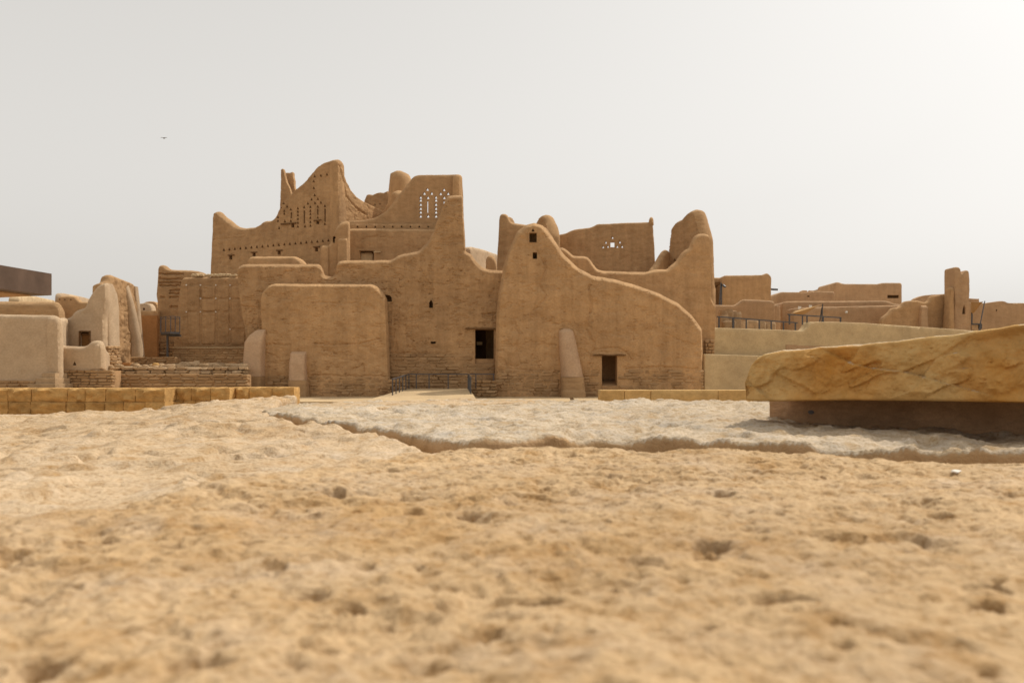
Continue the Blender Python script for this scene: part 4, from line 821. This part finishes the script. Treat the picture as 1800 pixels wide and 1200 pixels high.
# ================================================================== FOREGROUND STONES
def stone_top(name, lab, cat, outline, h, cell, mat, hfun, roll=.06, depth=.3, seed=1, edge=.02, base_z=None):
    """a broad stone: plan outline (x, y), top surface from hfun(x, y), rounded down at its rim"""
    loop = np.array(outline, float); lp = np.vstack([loop, loop[:1]]); o = resample(lp, cell * 3)[:-1]
    for _ in range(6): o = .25 * np.roll(o, 1, 0) + .5 * o + .25 * np.roll(o, -1, 0)
    o = o + np.stack([fbm(o[:, 0] * 4, o[:, 1] * 4, 3, seed, .6), fbm(o[:, 0] * 4 + 7, o[:, 1] * 4 + 3, 3, seed + 2, .6)], 1) * edge
    lo, hi = o.min(0), o.max(0)
    xs = np.arange(lo[0], hi[0] + cell, cell); ys = np.arange(lo[1], hi[1] + cell, cell)
    X, Y = np.meshgrid(xs, ys); p = np.stack([X.ravel(), Y.ravel()], 1)
    ins = inside(p, o)
    oc = o[::2]
    d = np.full(len(p), 9.); lo2 = p
    dd = segdist(p, oc, np.roll(oc, -1, 0)); sd = np.where(ins, dd, -dd)
    nr_ = np.abs(sd) < .62 * cell; pn = p[nr_]; o2 = np.roll(o, -1, 0); best = np.empty_like(pn)
    for i in range(0, len(pn), 2000):
        q = pn[i:i + 2000, None] - o[None]; AB = (o2 - o)[None]; tt = np.clip((q * AB).sum(2) / np.maximum((AB ** 2).sum(2), 1e-12), 0, 1)
        c = o[None] + tt[..., None] * AB; j = ((pn[i:i + 2000, None] - c) ** 2).sum(2).argmin(1); best[i:i + 2000] = c[np.arange(len(j)), j]
    p[nr_] = best; sd[nr_] = 0
    q = np.clip(1 - sd / roll, 0, 1.0)
    z = hfun(p[:, 0], p[:, 1], sd) - roll * (1 - np.sqrt(np.maximum(0, 1 - q * q))) * 1.1
    nx, ny = len(xs), len(ys); id_ = np.arange(nx * ny).reshape(ny, nx)
    Q = np.stack([id_[:-1, :-1], id_[:-1, 1:], id_[1:, 1:], id_[1:, :-1]], -1).reshape(-1, 4); Q = Q[(sd[Q] >= 0).all(1)]
    V = np.stack([p[:, 0], p[:, 1], z], 1); us = np.unique(Q); rm = np.zeros(len(V), int); rm[us] = np.arange(len(us)); V = V[us]; Q = rm[Q]
    E_ = np.concatenate([Q[:, [0, 1]], Q[:, [1, 2]], Q[:, [2, 3]], Q[:, [3, 0]]]); key = np.sort(E_, 1); key = key[:, 0] * len(V) + key[:, 1]
    _, inv, cnt = np.unique(key, return_inverse=True, return_counts=True); bd = E_[cnt[inv] == 1]
    for _ in range(5):                                         # ease the rim
        acc = np.zeros((len(V), 2)); deg = np.zeros(len(V)); np.add.at(acc, bd[:, 0], V[bd[:, 1], :2]); np.add.at(acc, bd[:, 1], V[bd[:, 0], :2]); np.add.at(deg, bd.ravel(), 1)
        k_ = deg == 2; V[k_, :2] = .5 * V[k_, :2] + .25 * acc[k_]
    nrm = np.zeros((len(V), 2)); dv = V[bd[:, 1], :2] - V[bd[:, 0], :2]; nn = np.stack([dv[:, 1], -dv[:, 0]], 1)
    np.add.at(nrm, bd[:, 0], nn); np.add.at(nrm, bd[:, 1], nn); bv = np.unique(bd); nb = nrm[bv] / np.maximum(np.hypot(*nrm[bv].T)[:, None], 1e-9)
    rings = [V]; loc = np.zeros(len(V), int); prev = np.arange(len(V)); Qs = [Q]; n = len(V)
    for k in range(1, 13):
        dz = depth * (k / 12) ** 1.3; f = .005 * fbm(V[bv, 0] * 7 + V[bv, 1] * 5, np.full(len(bv), dz * 14), 4, seed + 30, .55) * min(1, k / 2)
        rings.append(np.column_stack([V[bv, :2] + nb * f[:, None], V[bv, 2] * (1 - k / 12) + (V[bv, 2].mean()) * (k / 12) - dz]))
        cur = np.zeros(len(V), int); cur[bv] = n + np.arange(len(bv)); n += len(bv)
        Qs.append(np.stack([prev[bd[:, 1]], prev[bd[:, 0]], cur[bd[:, 0]], cur[bd[:, 1]]], -1)); prev = cur
    V = np.vstack(rings); Q = np.vstack(Qs)
    ob = mesh_obj(name, V, Q, mat, None, True, 70, (float(o[:, 0].mean()), float(o[:, 1].mean()), float(V[:, 2].min())))
    return tag(ob, lab, cat)
def pits(x, y, n, box_, rr, dd, seed, asp=(1, 2.5), clus=0):
    """shallow eroded pits"""
    rg = np.random.default_rng(seed); z = np.zeros_like(x); x0, x1, y0, y1 = box_
    cs = np.stack([rg.uniform(x0, x1, 40), rg.uniform(y0, y1, 40)], 1)
    order = np.argsort(y); ysrt = y[order]
    for i in range(n):
        cx, cy = rg.uniform(x0, x1), rg.uniform(y0, y1)
        if clus and rg.random() < clus: c = cs[rg.integers(40)]; cx, cy = c + rg.normal(0, .07, 2)
        r_ = rr[0] + (rr[1] - rr[0]) * rg.random() ** 3; a = rg.uniform(*asp); th = rg.normal(0, .5)
        lo_, hi_ = np.searchsorted(ysrt, [cy - r_ * a * 1.3, cy + r_ * a * 1.3]); ii = order[lo_:hi_]
        ii = ii[np.abs(x[ii] - cx) < r_ * a * 1.3]
        if not len(ii): continue
        dx, dy = x[ii] - cx, y[ii] - cy; u = (dx * math.cos(th) + dy * math.sin(th)) / (r_ * a); v = (-dx * math.sin(th) + dy * math.cos(th)) / r_
        k = np.sqrt(u * u + v * v) * (1 + .35 * perlin(x[ii] / r_ * .8, y[ii] / r_ * .8, seed))
        z[ii] = np.minimum(z[ii], -rg.uniform(*dd) * min(1, r_ / .009) * (1 - sstep(.45, 1.05, k)))
    return z
def rock_mat(name, c, c2, grey=(.55, .47, .38), gs=.5, side=None, st=(.55, .8)):
    """side: colour mixed in on steep faces by surface normal; flatter tops keep the main colour"""
    m, nt, b = nmat(name); geo = nt.nodes.new('ShaderNodeNewGeometry'); v = geo.outputs['Position']
    n1 = noise_node(nt, v, 3.2, 5, .6); n2 = noise_node(nt, v, 18, 6, .65); n3 = noise_node(nt, v, 120, 4, .6); n4 = noise_node(nt, v, 1.1, 3, .5)
    n5 = noise_node(nt, v, 7.3, 5, .7)
    col = ramp(nt, n1, [(.3, c2), (.5, c), (.72, tuple(min(1, x * 1.1) for x in c))])
    col = mixc(nt, ramp(nt, n5, [(.48, (0, 0, 0)), (.7, (gs, gs, gs))]), col, grey)
    col = mixc(nt, 1, col, ramp(nt, n2, [(.3, (.78, .67, .50)), (.5, (1, 1, 1)), (.72, (1.14, 1.14, 1.15))]), 'MULTIPLY')  # warm dark speckle, with pit shade put into the colour
    col = mixc(nt, 1, col, ramp(nt, n3, [(.32, (.76, .69, .58)), (.5, (1, 1, 1)), (.72, (1.12, 1.12, 1.12))]), 'MULTIPLY')
    col = mixc(nt, 1, col, ramp(nt, n4, [(.3, (.9, .88, .84)), (.7, (1.06, 1.06, 1.06))]), 'MULTIPLY')
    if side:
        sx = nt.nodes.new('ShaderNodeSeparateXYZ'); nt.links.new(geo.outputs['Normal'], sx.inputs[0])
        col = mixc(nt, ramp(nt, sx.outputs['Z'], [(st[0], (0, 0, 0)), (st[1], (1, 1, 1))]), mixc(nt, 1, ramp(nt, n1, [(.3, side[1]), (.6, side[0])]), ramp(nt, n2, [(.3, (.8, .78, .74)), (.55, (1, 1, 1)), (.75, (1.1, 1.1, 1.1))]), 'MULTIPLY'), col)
    nt.links.new(col, b.inputs['Base Color'])
    ad = nt.nodes.new('ShaderNodeMath'); ad.operation = 'ADD'; nt.links.new(n2, ad.inputs[0]); nt.links.new(n3, ad.inputs[1])
    bp = nt.nodes.new('ShaderNodeBump'); bp.inputs['Strength'].default_value = .7; bp.inputs['Distance'].default_value = .006
    nt.links.new(ad.outputs[0], bp.inputs['Height']); nt.links.new(bp.outputs[0], b.inputs['Normal'])
    return m
M['rock'] = rock_mat('pitted_limestone', (.46, .322, .183), (.415, .265, .125), (.44, .335, .235), .6)
M['cream'] = rock_mat('cream_limestone', (.49, .365, .235), (.445, .305, .17), (.46, .375, .285), .6)
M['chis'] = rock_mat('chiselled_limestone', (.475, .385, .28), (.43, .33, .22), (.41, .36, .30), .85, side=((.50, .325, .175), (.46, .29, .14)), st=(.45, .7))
M['slab'] = rock_mat('ochre_sandstone', (.57, .46, .32), (.52, .40, .26), (.50, .43, .35), .8, side=((.60, .40, .17), (.50, .225, .04)), st=(.9, .97))
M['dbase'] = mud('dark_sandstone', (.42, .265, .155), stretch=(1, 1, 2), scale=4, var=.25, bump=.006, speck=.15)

def h_near(x, y, sd):
    z = CAMZ - .158 + .009 * fbm(x * 2.3, y * 2.3, 3, 201) + .005 * fbm(x * 9, y * 9, 4, 205, .6) + .0024 * fbm(x * 38, y * 38, 4, 209, .6)
    z += -.007 * sstep(.05, .5, fbm(x * 3.1 + 4, y * 4.5, 3, 211)) * sstep(-.1, .25, fbm(x * 16, y * 20, 3, 212))
    z += -.004 * sstep(.25, .6, fbm(x * 30 + 2, y * 34, 3, 214, .6))
    z += pits(x, y, 150, (-.75, 1.5, .2, 1.75), (.005, .016), (.012, .024), 5, (1.0, 2.0), .5)
    z += pits(x, y, 5200, (-.75, 1.5, .2, 1.75), (.0018, .0062), (.005, .013), 6, (1.0, 2.2), .6)
    for px_, py_, w_ in ((590, 860, 38), (20, 968, 50), (28, 1030, 34), (57, 1036, 24), (105, 1038, 36), (485, 984, 44), (640, 981, 40), (290, 1030, 30), (395, 1017, 26), (615, 1050, 55), (570, 1114, 60), (60, 1150, 90), (62, 1103, 44),
                          (860, 1101, 46), (1060, 920, 32), (1132, 840, 32), (1080, 1030, 34), (1272, 866, 44), (1305, 915, 40), (1480, 1150, 40), (1242, 980, 46), (1690, 862, 80), (790, 1063, 30), (238, 905, 24), (128, 906, 20), (1250, 962, 60), (1660, 905, 50), (1470, 1110, 36)):
        D_ = .158 * F / (py_ - HOR); cx, cy, r_ = (px_ - CX) / F * D_, D_, w_ * .5 * D_ / F
        k = np.hypot((x - cx) / r_, (y - cy) / (r_ * 1.25)); ii = k < 1.6; kk = k[ii] * (1 + .4 * perlin(x[ii] / r_, y[ii] / r_, int(px_)))
        z[ii] -= min(.024, r_ * 1.5) * (1 - sstep(.55, 1.0, kk))
    return z
near = [(-.62, .12), (-.60, .62), (-.545, .86), (-.47, 1.05), (-.42, 1.24), (-.25, 1.45), (-.10, 1.60), (.10, 1.64), (.28, 1.60), (.45, 1.60), (.56, 1.55), (.72, 1.45), (.90, 1.40), (1.2, 1.38), (1.5, 1.36), (1.55, .12)]
stone_top('near_stone', 'large pitted yellow limestone slab, blurred, filling the foreground', 'stone', near, 0, .0031, 'rock', h_near, .05, .3, 3, .018)
def h_left(x, y, sd):
    z = CAMZ - .205 + .022 * sstep(1.7, 2.4, y + x * .5) - .048 * sstep(1.6, 2.6, -x * 1.2) * sstep(2.2, 3.4, y) + .022 * fbm(x * .9, y * .9, 3, 221) + .013 * fbm(x * 3.3, y * 3.3, 4, 225, .6) + .0055 * fbm(x * 14, y * 14, 4, 229, .6) + .010 * sstep(-.04, .06, fbm(x * 1.8 + 2, y * 1.5, 4, 227, .6))
    z += -.018 * sstep(.15, .45, fbm(x * 2.2 + 9, y * 2.0, 3, 231)) * sstep(0, .3, fbm(x * 9, y * 9, 2, 233))
    z += pits(x, y, 900, (-3.2, .1, .8, 5.0), (.006, .028), (.008, .022), 15, (1, 2.5), .6)
    return z
left = [(-.70, .60), (-.60, 1.02), (-.46, 1.32), (-.28, 1.62), (-.10, 1.83), (-.2, 2.03), (-.36, 2.30), (-.60, 2.60), (-.95, 3.08), (-1.16, 3.6), (-1.30, 4.4), (-1.36, 5.0), (-1.75, 5.0), (-2.1, 4.6), (-2.6, 4.05), (-3.2, 3.75), (-3.4, 3.6), (-3.3, 2.0), (-1.8, .60)]
stone_top('left_stone', 'weathered cream limestone slab stretching left of the pitted foreground slab', 'stone', left, 0, .0085, 'cream', h_left, .022, .3, 7, .04)
def h_white(x, y, sd):
    z = CAMZ - .177 + .010 * (y - 2.2) * .5 + .014 * fbm(x * 1.6, y * 1.6, 3, 241) + .011 * fbm(x * 6, y * 6, 4, 245, .6) + .007 * np.abs(fbm(x * 16, y * 16, 4, 249, .6))
    z += -.012 * sstep(.1, .4, fbm(x * 5, y * 3.5 + 3, 3, 251)); z += .006 * np.round(fbm(x * 9, y * 9, 2, 252) * 3) / 3
    return z
white = [(1.9, 1.66), (1.5, 1.70), (1.12, 1.74), (.80, 1.92), (.58, 2.08), (.34, 2.22), (.16, 2.20), (.05, 2.12), (-.08, 2.06), (-.22, 2.16), (-.36, 2.36), (-.60, 2.66), (-.95, 3.12), (-1.1, 3.5), (-1.0, 4.1), (-.4, 4.4), (.6, 4.5), (1.4, 4.2), (2.4, 4.0), (2.9, 3.0), (2.8, 1.8)]
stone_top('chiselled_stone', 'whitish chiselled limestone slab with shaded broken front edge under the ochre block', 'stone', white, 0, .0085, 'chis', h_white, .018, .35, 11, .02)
# thin flakes lying at the back of the chiselled stone
def h_fl(x, y, sd): return CAMZ - .164 + .03 * np.clip(sd, 0, .1) + .010 * fbm(x * 4, y * 4, 3, 261) + .005 * fbm(x * 15, y * 15, 3, 263)
stone_top('stone_flake', 'yellow stone flake lying at the back left of the chiselled slab', 'stone', [(-.98, 3.55), (-.72, 3.35), (-.5, 3.5), (-.3, 3.8), (-.35, 4.15), (-.8, 4.2)], 0, .012, 'cream', h_fl, .01, .12, 13, .04)
def h_fl2(x, y, sd): return CAMZ - .166 + .012 * fbm(x * 4, y * 4, 3, 271) + .006 * fbm(x * 15, y * 15, 3, 273)
stone_top('stone_flake', 'long flat ochre flake behind the first flake on the chiselled slab', 'stone', [(-.55, 4.0), (-.2, 3.85), (.15, 4.1), (.1, 4.35), (-.4, 4.4)], 0, .012, 'cream', h_fl2, .01, .12, 17, .04)
# masonry under the slabs
def under(name, lab, plan, z1):
    o = tag(prism(name, plan, 0, z1, 'ash', None, base=(float(np.mean([p[0] for p in plan])), float(np.mean([p[1] for p in plan])), 0)), lab, 'wall')
under('masonry_pier', 'rough masonry under the pitted foreground slab', [(-.5, .2), (1.2, .2), (1.2, 1.2), (-.3, 1.2)], CAMZ - .3)
under('masonry_pier', 'rough masonry under the cream left slab', [(-3.1, 1.6), (-.75, 1.2), (-.45, 1.9), (-1.3, 3.4), (-3.0, 3.4)], CAMZ - .32)
under('masonry_pier', 'rough masonry under the whitish chiselled slab', [(1.45, 1.95), (2.5, 2.2), (2.5, 3.6), (-.6, 3.8), (-.4, 2.7), (.4, 2.45)], CAMZ - .33)

rg = random.Random(3)
for x, y, D, sx, lab, m in ((1681, 828, 1.28, .016, 'flat white stone chip near the edge of the pitted slab', 'canvas'), (208, 803, 1.95, .022, 'small brown pebble on the cream slab', 'ash')):
    p = P(x, y, D); o = place_stone('stone_chip', 'rubble', m, (p[0], p[1], p[2]), (sx * 1.6, sx, sx * .35), rg.uniform(0, 3), None, rg); tag(o, lab, 'stone')
# the ochre block on its dark base
def block(name, lab, plane, top, bot, depth, mat, seed, amp, r, tilt=0, parent=None, cell=.012):
    """solid rough block: front face outline in photo pixels, real depth behind it"""
    sil = np.array([plane.uz(*p) for p in top]); us = np.arange(sil[0, 0], sil[-1, 0] + cell, cell)
    sil[:, 0] += np.linspace(0, 1e-6, len(sil)); zt = np.interp(us, sil[:, 0], sil[:, 1]); bb = np.array([plane.uz(*p) for p in bot]); zb = np.interp(us, bb[:, 0], bb[:, 1])
    zt = zt + .004 * fbm(us * 9, us * 0, 4, seed)
    nv = max(8, int(depth / cell / 2)); nz = 60
    # profile around: bottom back -> bottom front -> front -> top -> back
    rows = []
    for v in np.linspace(depth, r, nv)[:-1]: rows.append((v, 0.))
    for s in np.linspace(0, 1, nz): rows.append((None, s))
    for v in np.linspace(r, depth, nv)[1:]: rows.append((v, 1.))
    for s in np.linspace(1, 0, 8)[1:-1]: rows.append((depth, s))
    V = []
    for v, s in rows:
        zz = zb + (zt - zb) * s
        if v is None:
            hgt = (zt - zb); e = np.minimum(s, 1 - s) * hgt; q = np.clip(1 - e / r, 0, 1); off = r * (1 - np.sqrt(np.maximum(0, 1 - q * q))) + tilt * s * hgt
            n = amp * fbm(us * 3.2 + zz * 3, zz * 6, 3, seed) + amp * .5 * fbm(us * 14, zz * 16, 5, seed + 4, .7)
            ff = fbm(us * 2.2 + zz * 4.5, zz * 2 - us * 1.0, 2, seed + 8); gg = fbm(us * 4.1 - zz * 6, zz * 5, 3, seed + 12)
            n = n + amp * 1.1 * (sstep(-.015, .03, ff) - .5) + amp * .8 * (sstep(-.02, .015, gg) - .5) + amp * .5 * np.abs(fbm(us * 5, zz * 7, 4, seed + 21, .6)) + amp * .16 * sstep(.35, .5, fbm(us * 40, zz * 45, 3, seed + 25))
            p = plane.w(us, zz, off + n * sstep(0, .03, np.minimum(s, 1 - s) * hgt))
        else:
            n = amp * .35 * fbm(us * 8, us * 0 + v * 8, 4, seed + 15, .6) if s in (0., 1.) else 0
            p = plane.w(us, zz + (n if s == 1. else 0), np.full_like(us, v + tilt * s * .15))
        V.append(p)
    V = np.stack(V); nr, nc = V.shape[:2]
    # round the ends
    Vf = V.reshape(-1, 3); id_ = np.arange(nr * nc).reshape(nr, nc)
    Q = []
    for i in range(nr):
        a, b = id_[i], id_[(i + 1) % nr]
        Q.append(np.stack([a[:-1], a[1:], b[1:], b[:-1]], -1))
    Q = np.vstack(Q); Fc = [tuple(q) for q in Q] + [tuple(id_[:, 0]), tuple(reversed(id_[:, -1]))]
    if parent is None:
        o = mesh_obj(name, Vf, Fc, mat, None, True, 42, tuple(Vf.mean(0) * (1, 1, 0) + (0, 0, Vf[:, 2].min()))); return tag(o, lab, 'stone')
    return mesh_obj(name, Vf, Fc, mat, parent, True, 42)
pS = Plane(1311, 2.52, 1800, 2.0); pSb = Plane(1345, 2.78, 1800, 2.2)
block('ochre_block', 'large ochre sandstone block with sloping rough top resting on a dark base', pS,
      [(1311, 690), (1312, 668), (1314, 655), (1319, 642), (1327, 632), (1340, 624.5), (1380, 615), (1440, 610.5), (1520, 606), (1600, 596), (1700, 583), (1800, 570), (1900, 560), (2000, 556), (2150, 552), (2230, 556)], [(1311, 703), (1330, 705.5), (1500, 703.5), (1650, 705), (1800, 708), (2000, 712), (2230, 716)], .62, 'slab', 301, .014, .010, cell=.004)
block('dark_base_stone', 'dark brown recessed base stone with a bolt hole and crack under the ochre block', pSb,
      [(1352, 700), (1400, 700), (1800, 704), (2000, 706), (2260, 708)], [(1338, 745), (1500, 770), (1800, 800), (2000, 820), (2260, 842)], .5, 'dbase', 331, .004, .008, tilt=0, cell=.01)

hb = bpy.data.objects['dark_base_stone']; u0, z0 = pSb.uz(1427, 724); V = []
for k in range(12): a = k * math.pi / 6; V.append(pSb.w(u0 + .0105 * math.cos(a), z0 + .007 * math.sin(a), -.006))
for k in range(12): a = k * math.pi / 6; V.append(pSb.w(u0 + .009 * math.cos(a), z0 + .006 * math.sin(a), .02))
Vn = np.array(V) - np.array(hb.location)
me = mesh_obj('painted_hole', Vn, [tuple(range(12))] + [(k, (k + 1) % 12, 12 + (k + 1) % 12, 12 + k) for k in range(12)], 'metal'); me.parent = hb  # dark plug on the face stands in for the shade inside a hole

# ================================================================== BIRD
bt = P(288, 243, 75); Bd = thing('bird', 'tiny grey bird gliding in the pale sky', 'bird', tuple(bt))
V = []; Fc = []
sec = [(-.22, .005), (-.15, .03), (-.03, .055), (.08, .05), (.15, .025), (.2, .004)]
for y, r_ in sec:
    for k in range(8): a = k * math.pi / 4; V.append(bt + np.array([r_ * math.cos(a), y, r_ * math.sin(a)]))
for i in range(len(sec) - 1):
    for k in range(8): Fc.append((i * 8 + k, i * 8 + (k + 1) % 8, i * 8 + 8 + (k + 1) % 8, i * 8 + 8 + k))
mesh_obj('body', *bev([tuple(v) for v in V], Fc + [tuple(range(8)), tuple(range(40, 48))], 0), 'bird', Bd, True)
for s in (-1, 1):
    w = [(0.03, .09, .02), (.16, .12, .07), (.33, .04, .03), (.33, .0, .02), (.16, -.02, .06), (.03, -.06, .01)]
    V = [bt + np.array([s * x, y, z + dz]) for dz in (0, .018) for x, y, z in w]
    mesh_obj('wing', *bev([tuple(v) for v in V], [(0, 1, 4, 5), (1, 2, 3, 4), (6, 11, 10, 7), (7, 10, 9, 8)] + [(i, (i + 1) % 6, 6 + (i + 1) % 6, 6 + i) for i in range(6)], 0), 'bird', Bd)

# ================================================================== pieces that belong to a part rather than to the whole thing
def own(child, part):
    for t in [o for o in COL.objects if o.type == 'EMPTY']:
        ps = [c for c in t.children if c.name.split('.')[0] == part]; cs = [c for c in t.children if c.name.split('.')[0] == child]
        for c in cs:
            if not ps: continue
            cc = sum((Vector(v) for v in c.bound_box), Vector()) / 8
            c.parent = min(ps, key=lambda p: (sum((Vector(v) for v in p.bound_box), Vector()) / 8 - cc).length)
for c_, p_ in (('door_rail', 'door'), ('timber', 'lintel'), ('plaster_remnant', 'flank_wall'), ('buttress_footing', 'buttress'), ('camera', 'camera_arm'), ('bracket', 'post'), ('post_base', 'post'), ('soffit', 'fascia'), ('dark_panel', 'board'), ('corner_return', 'pierced_parapet'), ('roof_kerb', 'wall'), ('window_bar', 'wall')):
    own(c_, p_)
